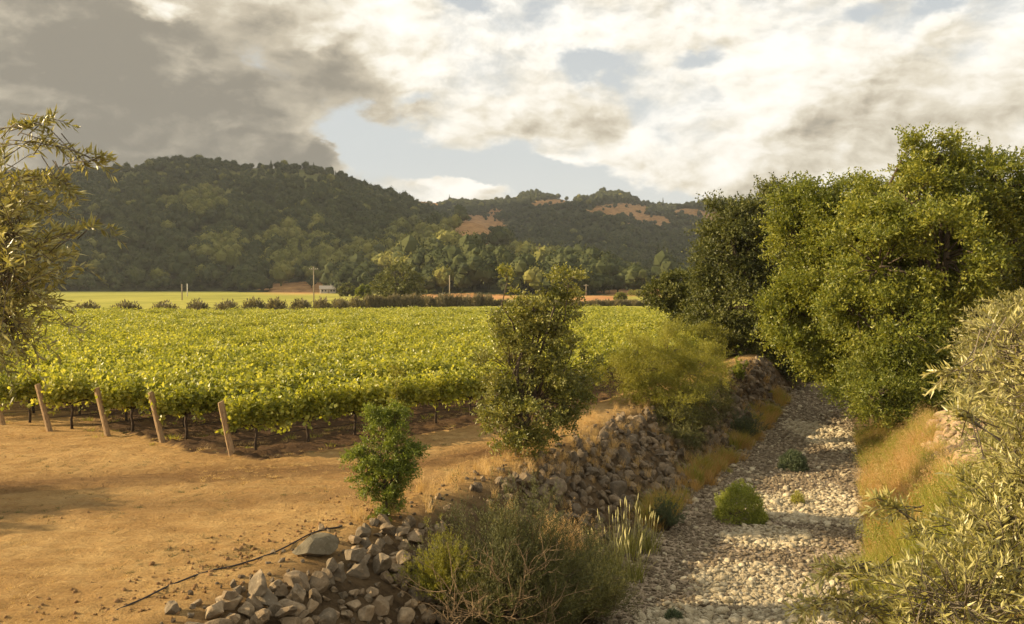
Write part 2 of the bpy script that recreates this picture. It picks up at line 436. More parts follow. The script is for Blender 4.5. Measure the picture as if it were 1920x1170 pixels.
def sprays(P, D, length, n, L, Wd, droop=0.15, spread=0.9, jit=0.02, jl=0.35):
    """twigs starting at P along D with n leaves each; returns leaf V,T and twig end points"""
    k = len(P); length = np.broadcast_to(length, (k,))
    s = (np.arange(n) + 0.5) / n
    s = np.broadcast_to(s, (k, n)) + rng.normal(0, 0.3 / n, (k, n))
    C = P[:, None] + D[:, None] * (length[:, None] * s)[..., None]
    C[..., 2] -= droop * length[:, None] * s ** 2
    C = C + rng.normal(0, jit, C.shape)
    perp = unit(np.cross(np.broadcast_to(D[:, None], (k, n, 3)), rng.normal(size=(k, n, 3))))
    Dl = unit(D[:, None] * 0.65 + perp * spread + np.array([0, 0, 0.1]))
    return leaves(C.reshape(-1, 3), Dl.reshape(-1, 3), L * rng.uniform(1 - jl, 1 + jl, k * n), Wd * rng.uniform(1 - jl, 1 + jl, k * n))


def blades(B, D, H, Wd, bend=0.4, seg=3):
    """grass blades: ribbons from B along D, H long, bending over"""
    k = len(B); H = np.broadcast_to(H, (k,)); Wd = np.broadcast_to(Wd, (k,))
    side = unit(np.cross(D, rdir(k))); bd = unit(rng.normal(size=(k, 3)) * [1, 1, 0.1])
    V = np.empty((k, 2 * seg + 1, 3))
    for i in range(seg + 1):
        s = i / seg
        c = B + D * (H * s)[:, None] + bd * (H * bend * s * s)[:, None] - np.array([0, 0, 1]) * (H * bend * 0.35 * s * s)[:, None]
        if i < seg:
            w = (Wd * (1 - s * 0.75) * 0.5)[:, None]
            V[:, 2 * i] = c - side * w; V[:, 2 * i + 1] = c + side * w
        else: V[:, 2 * seg] = c
    base = np.arange(k)[:, None] * (2 * seg + 1)
    T = []
    for i in range(seg - 1): T += [base + [2 * i, 2 * i + 1, 2 * i + 3], base + [2 * i, 2 * i + 3, 2 * i + 2]]
    T.append(base + [2 * seg - 2, 2 * seg - 1, 2 * seg])
    return V.reshape(-1, 3), np.concatenate(T)


def wpt(px, py, d):
    """point at distance Y = d seen at (px, py) of the photograph"""
    v = (585 - py) / FPX; y = math.cos(PITCH) + v * math.sin(PITCH); z = v * math.cos(PITCH) - math.sin(PITCH)
    return np.array([(px - 960) / FPX * d / y, d, CAMZ + z * d / y])


# ------------------------------------------------------------------ the lie of the land
def _i(y, ys, xs): return np.interp(y, ys, xs)
YL = [-60, 0, 10, 18.6, 23, 27.9, 36.4, 44, 52.6, 64, 80, 110, 160]
XL = [-20, -3, -0.5, 2.0, 3.5, 5.4, 9.7, 13.2, 16.8, 22, 30, 45, 75]
XR = [-15, 2.3, 4.8, 7.9, 9.7, 11.6, 15.0, 17.6, 20.7, 26, 34, 50, 80]
YC = [-60, 0, 10, 13, 17.5, 20.5, 25.6, 32.6, 42.7, 52, 64, 80, 110, 160]
XC = [-30, -8.5, -6.3, -5.5, -3.6, -2.0, 0.5, 3.6, 9.2, 14.4, 19.5, 27, 42, 72]
def xl(y): return _i(y, YL, XL)
def xr(y): return _i(y, YL, XR)
def xc(y): return _i(y, YC, XC)
def xR(y): return xr(y) + _i(y, [20, 32, 60], [2.9, 3.7, 4.0])
def sst(t): t = np.clip(t, 0, 1); return t * t * (3 - 2 * t)

BED = -2.2
_ph = rng.uniform(0, 6.28, 40); _fr = rng.uniform(0.5, 1.5, (40, 2)); _sg = rng.choice([-1, 1], (40, 2))
def wob(x, y, sc, k0=0, n=8):
    s = 0
    for i in range(k0, k0 + n): s = s + np.sin((_fr[i, 0] * _sg[i, 0] * x + _fr[i, 1] * _sg[i, 1] * y) / sc + _ph[i])
    return s / n


def hz(x, y):
    x = np.asarray(x, float); y = np.asarray(y, float)
    lev = _i(y, [0, 26, 34, 50, 62, 90], [0, 0.05, 0.15, 0.55, 0.45, 0.2]) * np.exp(-((x - xc(y) + 0.8) / 1.6) ** 2)
    top = lev + 0.05 * wob(x, y, 1.7) + 0.025 * wob(x, y, 0.5, 8) * np.exp(-np.abs(y - 20) / 30)
    # berms under the vines
    fade = np.clip((150 - y) / 100, 0, 1) * np.clip((y - 20) / 5, 0, 1)
    w = wob(x, y, 0.9, 16) * 0.12
    tl = sst((x - xc(y) + w) / (xl(y) - xc(y)))
    tr = sst((xR(y) - x + w) / (xR(y) - xr(y)))
    rtop = 0.1 + 0.05 * wob(x, y, 1.7)
    bed = BED + 0.07 * wob(x, y, 1.1, 24) + 0.05 * wob(x, y, 0.35, 30)
    mid = (xl(y) + xr(y)) / 2
    z = np.where(x < mid, top * (1 - tl) + bed * tl, rtop * (1 - tr) + bed * tr)
    return z * np.clip((170 - y) / 30, 0, 1)


def dense(lo, hi, a, b, step, n1, n2):
    mid = np.arange(a, b + 1e-6, step)
    left = a - (a - lo) * (np.linspace(0, 1, n1 + 1)[1:] ** 2.6); right = b + (hi - b) * (np.linspace(0, 1, n2 + 1)[1:] ** 2.6)
    return np.concatenate([left[::-1], mid, right])


gx = dense(-3500, 3500, -14, 24, 0.17, 60, 60)
gy = dense(-200, 4200, 11, 62, 0.20, 16, 90)
GX, GY = np.meshgrid(gx, gy)
GZ = hz(GX, GY)
# vineyard geometry
RD = np.array([0.68, 0.733]); RN = np.array([0.733, -0.68])
row_start = [(-8.5, 25.8), (-11.5, 27.9), (-13.9, 29.2), (-16.5, 30.3), (-18.8, 31.4)]
for k in range(5, 62): row_start.append((-18.8 - 2.55 * (k - 4), 31.4 + 1.25 * (k - 4)))
row_start = np.array(row_start)
def yend(x): return 112 + 0.17 * (x + 70)
off = (GX - row_start[0, 0]) * RN[0] + (GY - row_start[0, 1]) * RN[1]      # 0 on the last row, negative into the field
along = (GX - row_start[0, 0]) * RD[0] + (GY - row_start[0, 1]) * RD[1]
inv = (off < 1.2) & (GY > 25.8 - 0.48 * (GX + 8.5)) & (GY < 135) & (GX < xc(GY) - 2.5) & (along > -0.5)
GZ += np.where(inv, 0.10 * np.cos(off / 2.8 * 2 * PI) * np.clip((60 - GY) / 20, 0, 1) + 0.03 * rng.normal(size=GX.shape) * (GY < 60), 0)
yt = np.interp(GX, [-60, -25, -12, -7, -3, 0, 4], [16.5, 18.5, 22.5, 23.6, 24.5, 27.0, 33])
track = np.exp(-((GY - yt) / 1.2) ** 2) * 1.0 + 0.6 * np.exp(-((GY - yt + 3.2) / 0.9) ** 2)
track *= (GX < xc(GY) - 0.6)
ruts = (np.exp(-((GY - yt - 0.75) / 0.16) ** 2) + np.exp(-((GY - yt + 0.75) / 0.16) ** 2))
GZ -= 0.08 * ruts * (GX < xc(GY) - 0.6)
GZ += (0.02 * rng.normal(size=GX.shape) + 0.035 * np.maximum(wob(GX * 0.6, GY, 0.28, 20), 0)) * ((GY < 40) & (GY > 8) & (GX < xc(GY)))
V = np.stack([GX, GY, GZ], -1).reshape(-1, 3)
ny, nx = GX.shape
ii = (np.arange(ny - 1)[:, None] * nx + np.arange(nx - 1)[None]).ravel()
Q = np.stack([ii, ii + 1, ii + nx + 1, ii + nx], -1)
cx = V[Q, 0].mean(1); cy = V[Q, 1].mean(1)
isbed = (cx > xl(cy)) & (cx < xr(cy)) & (cy < 150) & (cy > -40)
edge_far = yend(cx) + 3
ismead = (cy > edge_far) & ~isbed

BLOBS = [(900, 434, 62, 42), (935, 478, 48, 26), (1005, 470, 20, 10), (560, 540, 85, 15), (795, 380, 55, 11), (1040, 382, 55, 9), (1165, 396, 70, 17), (1215, 415, 50, 14),
         (930, 398, 16, 8), (1090, 490, 22, 12), (865, 492, 40, 12), (1230, 548, 130, 9), (1170, 530, 12, 12), (860, 557, 140, 8), (1120, 560, 60, 8), (1360, 410, 60, 15), (1290, 400, 40, 10)]
GRASSY = [(265, 328, 70, 14), (510, 330, 110, 20), (600, 345, 70, 25), (380, 365, 120, 20), (820, 440, 90, 50)]
def pxy(x, y, z): return 960 + FPX * x / y, HOR + (CAMZ - z) / y * FPX
def blobf(L, X, Y, Z):
    u, v = pxy(X, np.maximum(Y, 50), Z); b = np.zeros_like(u)
    for (a, c, rx, ry) in L: b = np.maximum(b, 1 - ((u - a) / rx) ** 2 - ((v - c) / ry) ** 2)
    return np.clip(b * 1.6, 0, 1)


def part_of(sel, name, m_, label, **kw):
    q = Q[sel]; used, inv_ = np.unique(q, return_inverse=True)
    me = mesh(name, V[used], inv_.reshape(-1, 4), m_, smooth=True)
    vx, vy, vz = V[used].T
    fattr(me, 'track', track.ravel()[used]); fattr(me, 'soil', inv.astype(float).ravel()[used])
    fattr(me, 'bank', np.where(vx < (xl(vy) + xr(vy)) / 2, sst((vx - xc(vy) + .3) / 1.5), sst((xR(vy) - vx) / 2.0)))
    pale = np.zeros_like(vx)
    for (a, c, rx, ry) in PALE:
        pale = np.maximum(pale, 1 - ((vx - a) / rx) ** 2 - ((vy - c) / ry) ** 2)
    fattr(me, 'pale', np.clip(pale * 2, 0, 1))
    fattr(me, 'bare', blobf([b for b in BLOBS if b[1] > 520], vx, vy, vz))
    o = obj(name, me, kind='structure', label=label)
    return o


def gp(px, py, z=BED):
    d = (CAMZ - z) * FPX / (py - HOR); return ((px - 960) / FPX * d, d)
PALE = [(6.2, 20.2, 1.9, 2.6), (*gp(1500, 955), 2.2, 2.3), (*gp(1590, 960), 1.6, 2.8), (*gp(1560, 820), 1.7, 5.5), (4.2, 18.2, 1.6, 1.6), (*gp(1440, 1010), 1.6, 1.2)]
g_main = part_of(~isbed & ~ismead, 'ground', M['dirt'], 'dry tan dirt yard and vineyard soil with tyre tracks')
creek = part_of(isbed, 'creek_bed', M['gravel'], 'dry stony creek bed winding away between its banks')
mead = part_of(ismead, 'meadow', M['meadow'], 'flat yellow green valley field beyond the vines')

# ------------------------------------------------------------------ hills
LAYERS = [
    # ridge distance, foot distance by px, profile px -> py
    (1500, ([-900, 0, 480, 620, 760, 1000], [700, 700, 740, 700, 640, 640]),
     ([-1200, -200, 0, 100, 200, 240, 300, 360, 440, 500, 580, 620, 660, 700, 760, 800, 850, 900, 960, 1040, 1200],
      [360, 336, 330, 322, 322, 316, 305, 303, 309, 312, 313, 322, 338, 358, 380, 398, 424, 455, 490, 545, 560])),
    (2700, ([-900, 4000], [1000, 1000]),
     ([300, 600, 700, 760, 780, 830, 850, 920, 970, 985, 1010, 1030, 1060, 1075, 1090, 1105, 1125, 1150, 1175, 1200, 1215, 1250, 1290, 1330, 1370, 1390, 1450, 1600, 2000, 3200],
      [420, 400, 388, 377, 375, 379, 376, 379, 371, 363, 361, 366, 374, 375, 368, 372, 360, 359, 363, 378, 383, 386, 384, 380, 374, 378, 388, 380, 372, 360])),
    (1050, ([400, 700, 800, 1000, 1400], [620, 520, 440, 430, 430]),
     ([560, 640, 700, 760, 800, 850, 880, 905, 930, 960, 1000, 1050, 1100, 1200, 1300, 1500, 3000],
      [560, 520, 488, 452, 430, 412, 408, 414, 434, 462, 486, 488, 500, 516, 515, 500, 480])),
    (1000, ([-100, 700, 1000], [640, 640, 640]),
     ([300, 440, 480, 520, 570, 620, 680, 760, 860], [560, 530, 490, 455, 440, 452, 490, 520, 560])),
]
def hill(x, y):
    x = np.asarray(x, float); y = np.asarray(y, float)
    u = 960 + FPX * x / np.maximum(y, 100)
    z = np.full(x.shape, -3.0); lay = np.full(x.shape, -1)
    g1 = np.abs(wob(x, y, 90, 0, 8)); g2 = wob(x, y, 40, 8, 8); g3 = wob(x, y, 15, 16, 8)
    for k, (RR, (fu, fd), (pu, pv)) in enumerate(LAYERS):
        F = np.interp(u, fu, fd); py = np.interp(u, pu, pv)
        H = CAMZ + (HOR - py) / FPX * RR - 5.0
        tt = np.clip((y - F) / (RR - F), -0.02, 1)
        zz = H * np.sign(tt) * np.abs(tt) ** 0.9
        env = np.clip(4 * tt * (1 - tt), 0, 1)
        amp = {0: 26, 1: 55, 2: 10, 3: 8}[k]
        zz = zz + env * (amp * (g1 - 0.35) + amp * 0.35 * g2) + 1.5 * g3 * np.clip(tt * 5, 0, 1)
        back = np.clip((y - RR) / 900, 0, 1)
        zz = zz - H * 0.75 * sst(back)
        zz = np.where(H < 2, -3, zz)
        lay = np.where(zz > z, k, lay); z = np.maximum(z, zz)
    return z, lay


hx = np.concatenate([np.linspace(-2600, -900, 50)[:-1], np.linspace(-900, 700, 260), np.linspace(700, 2800, 80)[1:]])
hy = np.concatenate([np.linspace(400, 1700, 230)[:-1], np.linspace(1700, 3000, 130), np.linspace(3000, 3900, 20)[1:]])
HX, HY = np.meshgrid(hx, hy); HZ, HL = hill(HX, HY)
V = np.stack([HX, HY, HZ], -1).reshape(-1, 3); ny, nx = HX.shape
ii = (np.arange(ny - 1)[:, None] * nx + np.arange(nx - 1)[None]).ravel()
Q = np.stack([ii, ii + 1, ii + nx + 1, ii + nx], -1)
Q = Q[(V[Q, 2].max(1) > -1.5)]
used, inv_ = np.unique(Q, return_inverse=True)
me = mesh('hills', V[used], inv_.reshape(-1, 4), M['hill'], smooth=True)
fattr(me, 'bare', blobf(BLOBS, *V[used].T)); fattr(me, 'grassy', blobf(GRASSY, *V[used].T))
obj('hills', me, kind='structure', label='wooded hills with bare golden patches behind the valley')


# ------------------------------------------------------------------ scatter by geometry nodes (only for stuff)
_groups = {}
def scatter(name, P, rot, scl, variants, label=None, parent=None, idx=None):
    n = len(P)
    me = bpy.data.meshes.new(name); me.vertices.add(n); me.vertices.foreach_set('co', np.asarray(P, np.float32).ravel())
    a = me.attributes.new('rot', 'FLOAT_VECTOR', 'POINT'); a.data.foreach_set('vector', np.asarray(rot, np.float32).ravel())
    scl = np.asarray(scl, np.float32)
    if scl.ndim == 1: scl = np.repeat(scl[:, None], 3, 1)
    a = me.attributes.new('scl', 'FLOAT_VECTOR', 'POINT'); a.data.foreach_set('vector', scl.ravel())
    idx = rng.integers(0, len(variants), n) if idx is None else idx
    a = me.attributes.new('pick', 'INT', 'POINT'); a.data.foreach_set('value', np.asarray(idx, np.int32))
    col = bpy.data.collections.new(name + '_kinds')
    for i, v in enumerate(variants): col.objects.link(bpy.data.objects.new('%s_kind_%02d' % (name, i), v))
    ng = bpy.data.node_groups.new(name, 'GeometryNodeTree')
    ng.interface.new_socket('Geometry', in_out='INPUT', socket_type='NodeSocketGeometry')
    ng.interface.new_socket('Geometry', in_out='OUTPUT', socket_type='NodeSocketGeometry')
    N = ng.nodes.new
    gi = N('NodeGroupInput'); go = N('NodeGroupOutput'); ip = N('GeometryNodeInstanceOnPoints'); ci = N('GeometryNodeCollectionInfo')
    ci.inputs['Collection'].default_value = col; ci.inputs['Separate Children'].default_value = True; ci.inputs['Reset Children'].default_value = True
    def na(nm, ty):
        x = N('GeometryNodeInputNamedAttribute'); x.data_type = ty; x.inputs['Name'].default_value = nm; return x.outputs[0]
    L = ng.links.new
    L(gi.outputs[0], ip.inputs['Points']); L(ci.outputs[0], ip.inputs['Instance']); ip.inputs['Pick Instance'].default_value = True
    L(na('pick', 'INT'), ip.inputs['Instance Index'])
    er = N('FunctionNodeEulerToRotation'); L(na('rot', 'FLOAT_VECTOR'), er.inputs[0]); L(er.outputs[0], ip.inputs['Rotation'])
    L(na('scl', 'FLOAT_VECTOR'), ip.inputs['Scale']); L(ip.outputs[0], go.inputs[0])
    o = obj(name, me, parent=parent, kind='stuff', label=label)
    md = o.modifiers.new('scatter', 'NODES'); md.node_group = ng
    return o


def rz(n): return np.stack([np.zeros(n), np.zeros(n), rng.uniform(0, 2 * PI, n)], -1)
def r3(n): return rng.uniform(0, 2 * PI, (n, 3))


# ------------------------------------------------------------------ rocks
import bmesh
def ico(sub):
    bm = bmesh.new(); bmesh.ops.create_icosphere(bm, subdivisions=sub, radius=1)
    V = np.array([v.co[:] for v in bm.verts]); T = np.array([[v.index for v in f.verts] for f in bm.faces]); bm.free()
    return V, T
ICO = {k: ico(k) for k in (1, 2, 3, 4)}
def rock(name, m_, sub=2, cuts=9, sq=(1, 0.85, 0.65), rough=0.06, depth=0.66, smooth=True):
    V, T = ICO[sub]; V = V.copy()
    for _ in range(cuts):
        n = rdir(1)[0]; c = rng.uniform(depth, 0.92); d = V @ n
        V -= np.maximum(d - c, 0)[:, None] * n * 0.97
    nz = np.array([mn.noise(Vector(v * 1.7 + 5)) for v in V + rng.uniform(0, 50)])
    V = V * (1 + rough * nz[:, None] * 2) * np.array(sq) * rng.uniform(0.85, 1.15, 3)
    return mesh(name, V, T, m_, smooth=smooth)


# ------------------------------------------------------------------ trees
def tree(name, label, base, lobes, nclump, m_, leaf=(0.13, 0.07), sub=22, per=14, clr=0.5, trunk=0.2, slen=0.5, group=None, cat='tree', bark='bark',
         shell=0.45, bark_tw=True, trunkname='trunk', up=0.15, first=None, droop=0.15):
    """tree built from lobes (x, y, z, rx, ry, rz): a limb goes to every lobe, twigs to every clump, leaves along the twigs"""
    global rng
    rng_keep = rng; rng = np.random.default_rng(zlib.crc32(label.encode()))
    base = np.array(base, float); lobes = np.array(lobes, float)
    root = obj(name, None, loc=base, label=label, cat=cat, group=group)
    root.empty_display_size = 0.3
    vol = (lobes[:, 3] * lobes[:, 4] + lobes[:, 4] * lobes[:, 5] + lobes[:, 3] * lobes[:, 5]); cnt = np.maximum(3, (nclump * vol / vol.sum()).astype(int))
    C, O, K = [], [], []
    for k, (l, n) in enumerate(zip(lobes, cnt)):
        d = rdir(n); r = rng.uniform(shell, 1.0, n) ** 0.7 * rng.uniform(0.88, 1.12, n)
        p = l[:3] + d * r[:, None] * l[3:]
        ok = np.ones(n, bool)
        for j, q in enumerate(lobes):
            if j != k: ok &= (((p - q[:3]) / q[3:]) ** 2).sum(1) > 0.25
        C.append(p[ok]); O.append(unit(d[ok] * l[3:] ** 0.3)); K.append(np.full(ok.sum(), k))
    C = np.vstack(C); O = np.vstack(O); K = np.concatenate(K)
    # wood
    w = MB()
    top = lobes[np.argmax(lobes[:, 2]), :3]; low = lobes[:, 2].min()
    mid = np.array([lobes[:, 0].mean(), lobes[:, 1].mean(), max(low * 0.6 + base[2] * 0.4, base[2] + 0.25 * (top[2] - base[2]))])
    mid[:2] = base[:2] * 0.6 + mid[:2] * 0.4
    def curve(a, b, n=5, j=0.06):
        s = np.linspace(0, 1, n)[:, None]; L_ = np.linalg.norm(b - a)
        p = a + (b - a) * s; p[:, 2] += 0.12 * L_ * np.sin(s[:, 0] * PI) ; p[1:-1] += rng.normal(0, j * L_, (n - 2, 3)); return p
    w.tube(curve(base - [0, 0, 0.15], mid, 5, 0.03), np.linspace(trunk * 1.25, trunk * 0.85, 5), 8)
    for k, l in enumerate(lobes):
        c = l[:3]
        w.tube(curve(mid, c, 6), np.linspace(trunk * 0.62, trunk * 0.2, 6), 6)
    sel = rng.permutation(len(C))[:700]
    for i in sel:
        l = lobes[K[i]]; a = l[:3] * 0.75 + C[i] * 0.25
        w.tube(curve(a, C[i] + O[i] * clr * 0.3, 4, 0.05), np.linspace(trunk * 0.16, trunk * 0.03 + 0.002, 4), 3)
    Pn = np.repeat(C, sub, 0); On = np.repeat(O, sub, 0); n = len(Pn)
    Pn = Pn + rdir(n) * (rng.uniform(0, 1, n) ** 0.5 * clr)[:, None] * [1, 1, 0.6]
    Dn = unit(On * 0.7 + rdir(n) * 0.75 + [0, 0, up])
    Vv, Tt = sprays(Pn, Dn, slen * rng.uniform(0.6, 1.2, n), per, leaf[0], leaf[1], droop=droop)
    Vv -= base
    for i in range(len(w.V)): w.V[i] = w.V[i] - base
    obj(trunkname, w.me(name + '_wood', M[bark], True), root)
    obj('crown', mesh(name + '_crown', Vv, Tt, m_), root)
    rng = rng_keep
    return root


def lob(L, d0):
    """(px, py, radius px, depth offset) -> world lobes"""
    out = []
    for q in L:
        px, py, r, dd = q[:4]; ry = q[4] if len(q) > 4 else r
        d = d0 + dd; p = wpt(px, py, d); R_ = r * d / FPX; Rz = ry * d / FPX
        out.append((*p, R_, (R_ + Rz) / 2, Rz))
    return out


def crown_cheap(name, m_, n=420, L=0.11, lumps=11, flat=0.85, cone=False):
    """unit-size far tree: overlapping leafy lumps; radius about 1, standing on z=0"""
    b = MB(); P = []; D = []
    if cone:
        for i in range(n):
            h = rng.uniform(0.05, 1) ; r = (1 - h) * 0.38 * rng.uniform(0.7, 1.05) + 0.02; a = rng.uniform(0, 2 * PI)
            P.append((r * math.cos(a), r * math.sin(a), h * 2.6)); D.append((math.cos(a), math.sin(a), -0.25))
        V, T = ICO[1]; b.add(V * [0.2, 0.2, 1.1] + [0, 0, 1.2], T)
    else:
        for k in range(lumps):
            d = rdir(1)[0]; d[2] = abs(d[2]) * 1.1 - 0.15; c = d * rng.uniform(0.35, 0.62) * [1, 1, flat] + [0, 0, 0.85]; r = rng.uniform(0.35, 0.52)
            dd = rdir(n // lumps); P += list(c + dd * r * rng.uniform(0.85, 1.1, (len(dd), 1))); D += list(unit(dd + rdir(len(dd)) * 0.9))
            V, T = ICO[1]; b.add(V * r * 0.86 + c, T)
        V, T = ICO[1]; b.add(V * [0.6, 0.6, 0.5] + [0, 0, 0.75], T)
        b.tube([(0, 0, -0.3), (0.03, 0, 0.7)], [0.09, 0.06], 5)
    P = np.array(P); D = unit(np.array(D, float))
    Vv, Tt = leaves(P - D * L * 0.4, D, L * rng.uniform(0.7, 1.4, len(P)), L * 0.8)
    b.add(Vv, Tt)
    return b.me(name, m_)


HD = [crown_cheap('hill_oak', M['hilldark'], 360, 0.13, k) for k in (9, 11, 13, 10)]
HLt = [crown_cheap('hill_sun_tint_tree', M['hillsuntint'], 360, 0.13, k) for k in (8, 11)]
HC = [crown_cheap('hill_conifer', M['hilldark'], 260, 0.12, 9, cone=True)]
HBR = HD + HLt + HC      # index 0-3 dark, 4-5 sun-tinted, 6 conifer

# woods on the hills: candidate positions, thinned where the ground is bare
def hill_points(n, x0, x1, y0, y1):
    x = rng.uniform(x0, x1, n); y = rng.uniform(y0, y1, n); z, l = hill(x, y)
    u, v = pxy(x, y, z)
    ok = (z > 0.3) & (u > -250) & (u < 2150)
    return x[ok], y[ok], z[ok], l[ok], u[ok], v[ok]
X, Y, Z, Lr, U, Vp = [np.concatenate(a) for a in zip(hill_points(30000, -1000, 650, 430, 1560), hill_points(26000, -900, 1500, 1400, 2750))]
bare = np.maximum(blobf(BLOBS, X, Y, Z), blobf(BLOBS[:2], X, Y, Z + 10)); gras = blobf(GRASSY, X, Y, Z)
keep = (bare < rng.uniform(0.1, 1.05, len(X))) & (gras * 0.75 < rng.uniform(0, 1, len(X)))
X, Y, Z, Lr, U, Vp = [a[keep] for a in (X, Y, Z, Lr, U, Vp)]
sun_tint = np.zeros(len(X))  # patches where sunlight on the woods is painted as paler foliage
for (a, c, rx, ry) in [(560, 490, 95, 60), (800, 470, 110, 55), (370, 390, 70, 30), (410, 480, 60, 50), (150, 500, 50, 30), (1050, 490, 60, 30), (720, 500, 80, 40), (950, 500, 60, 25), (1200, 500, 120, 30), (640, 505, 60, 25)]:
    sun_tint = np.maximum(sun_tint, 1 - ((U - a) / rx) ** 2 - ((Vp - c) / ry) ** 2)
ps = np.clip(sun_tint * 1.5, 0, 0.75) + 0.05
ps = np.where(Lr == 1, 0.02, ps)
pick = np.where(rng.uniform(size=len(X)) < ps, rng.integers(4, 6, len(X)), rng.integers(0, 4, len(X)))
conif = (Lr == 0) & (Vp < 400) & (rng.uniform(size=len(X)) < 0.02) | (rng.uniform(size=len(X)) < 0.008)
pick = np.where(conif, 6, pick)
sc = np.where(Lr == 1, np.exp(rng.normal(1.65, .35, len(X))).clip(3, 10), np.exp(rng.normal(1.78, .38, len(X))).clip(3.2, 12.5))
sc = np.where((Vp < 360) & (Lr == 0), sc * 0.75, sc)
foot = (Y < 900) & (Z < 40); sc = np.where(foot, sc * 1.1, sc)
scl = np.stack([sc, sc, sc * rng.uniform(0.75, 1.25, len(X))], -1)
# the ones that show largest (nearest, tallest) are trees of their own; the rest is one wood
size = sc / Y
vis = (U > 0) & (U < 1450)
order = np.argsort(-np.where(vis, size, 0)); ind = order[:150]
rest = np.setdiff1d(np.arange(len(X)), ind)
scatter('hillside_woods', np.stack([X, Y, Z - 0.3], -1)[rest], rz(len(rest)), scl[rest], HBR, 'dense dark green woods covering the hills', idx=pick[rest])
names = {0: ('oak_tree', 'round dark green oak at the foot of the wooded hills'), 4: ('sun_tint_tree', 'tree tinted sunlit yellow green at the foot of the wooded hills'), 6: ('conifer_tree', 'slim dark conifer at the foot of the wooded hills')}
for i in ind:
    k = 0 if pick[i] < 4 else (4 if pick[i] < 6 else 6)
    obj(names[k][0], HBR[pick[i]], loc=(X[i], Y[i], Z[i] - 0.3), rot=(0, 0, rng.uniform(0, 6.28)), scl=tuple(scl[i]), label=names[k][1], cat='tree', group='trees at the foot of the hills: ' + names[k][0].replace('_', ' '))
# ridge conifers one can tell apart
for j, (px, py, d, lab) in enumerate([(578, 312, 1495, 'left of two tiny conifers poking up on the ridge'), (588, 313, 1495, 'right of two tiny conifers poking up on the ridge'),
                                      (706, 358, 1490, 'dark conifer on the falling right shoulder of the left hill')]):
    p = wpt(px, py, d); z = float(hill(p[0], d)[0])
    obj('conifer_tree', HC[0], loc=(p[0], d, z - 0.5), scl=5.5, label=lab, cat='tree')

# ------------------------------------------------------------------ far valley floor
def far_tree(name, px, base_py, w_px, h_px, d, m_, label, ncl=90, leaf=0.7, group=None):
    x, y = (px - 960) / FPX * d, d; r = w_px / 2 * d / FPX; h = h_px * d / FPX
    L = [(x, y, h * 0.58, r * 0.72, r * 0.72, h * 0.40), (x - r * 0.5, y, h * 0.38, r * 0.5, r * 0.5, h * 0.3), (x + r * 0.5, y, h * 0.40, r * 0.5, r * 0.5, h * 0.33), (x, y - r * 0.4, h * 0.33, r * 0.5, r * 0.5, h * 0.28)]
    return tree(name, label, (x, y, 0), L, ncl, m_, leaf=(leaf, leaf * 0.6), sub=12, per=5, clr=r * 0.16, slen=r * 0.18, trunk=r * 0.07, group=group, shell=0.6)
far_tree('oak_tree', 749, 562, 92, 68, 300, M['darkleaf'], 'big round dark oak alone in the field beside the farmhouse', 170, 0.75)
far_tree('oak_tree', 684, 562, 34, 27, 330, M['ash'], 'smaller light green tree between the farmhouse and the big oak', 60, 0.7)
far_tree('oak_tree', 652, 558, 34, 24, 400, M['darkleaf'], 'small dark round tree just right of the farmhouse', 60, 0.8)
far_tree('oak_tree', 1163, 573, 24, 24, 225, M['oak'], 'lone dark round bush standing in the hedge line right of the two poles', 60, 0.5)
far_tree('shrub', 1195, 556, 34, 10, 420, M['oak'], 'low dark mounded shrub on the tan bank below the far woods', 50, 0.7)
far_tree('shrub', 1320, 560, 40, 30, 300, M['greyshrub'], 'greyish bushy tree at the right end of the far field', 70, 0.6)

hb = obj('farmhouse', None, loc=((615 - 960) / FPX * 560, 560, 0), rot=(0, 0, R(14)), label='small pale grey farmhouse with pitched roof below the woods', cat='house')
b = MB(); b.box((0, 0, 1.5), (10, 6, 3.0)); b.add([(-5, -3, 3), (-5, 3, 3), (-5, 0, 4.9), (5, -3, 3), (5, 3, 3), (5, 0, 4.9)], [(0, 2, 1), (3, 4, 5)])
obj('wall', b.me('house_wall', M['housewall']), hb)
b = MB()
for s in (-1, 1):
    v = [(-5.6, 0, 5.05), (5.6, 0, 5.05), (5.6, s * 3.6, 2.75), (-5.6, s * 3.6, 2.75)]; v += [(x, y, z - 0.18) for x, y, z in v]
    b.add(v, [(0, 1, 2, 3), (4, 7, 6, 5), (0, 4, 5, 1), (1, 5, 6, 2), (2, 6, 7, 3), (3, 7, 4, 0)])
rf = obj('roof', b.me('house_roof', M['houseroof']), hb)
b = MB(); b.box((2, 0.6, 5.0), (0.7, 0.7, 1.4)); obj('chimney', b.me('house_chimney', M['housewall']), rf)
b = MB(); b.box((0, 0, 0), (1.1, 0.12, 1.1)); wme = b.me('house_window', M['glass'])
for x in (-3.6, -1.6, 2.0, 3.8): obj('window', wme, hb, loc=(x, -3.03, 1.7))
b = MB(); b.box((0, 0, 0), (1.0, 0.12, 2.1)); obj('door', b.me('house_door', M['polewood']), hb, loc=(0.3, -3.03, 1.05))

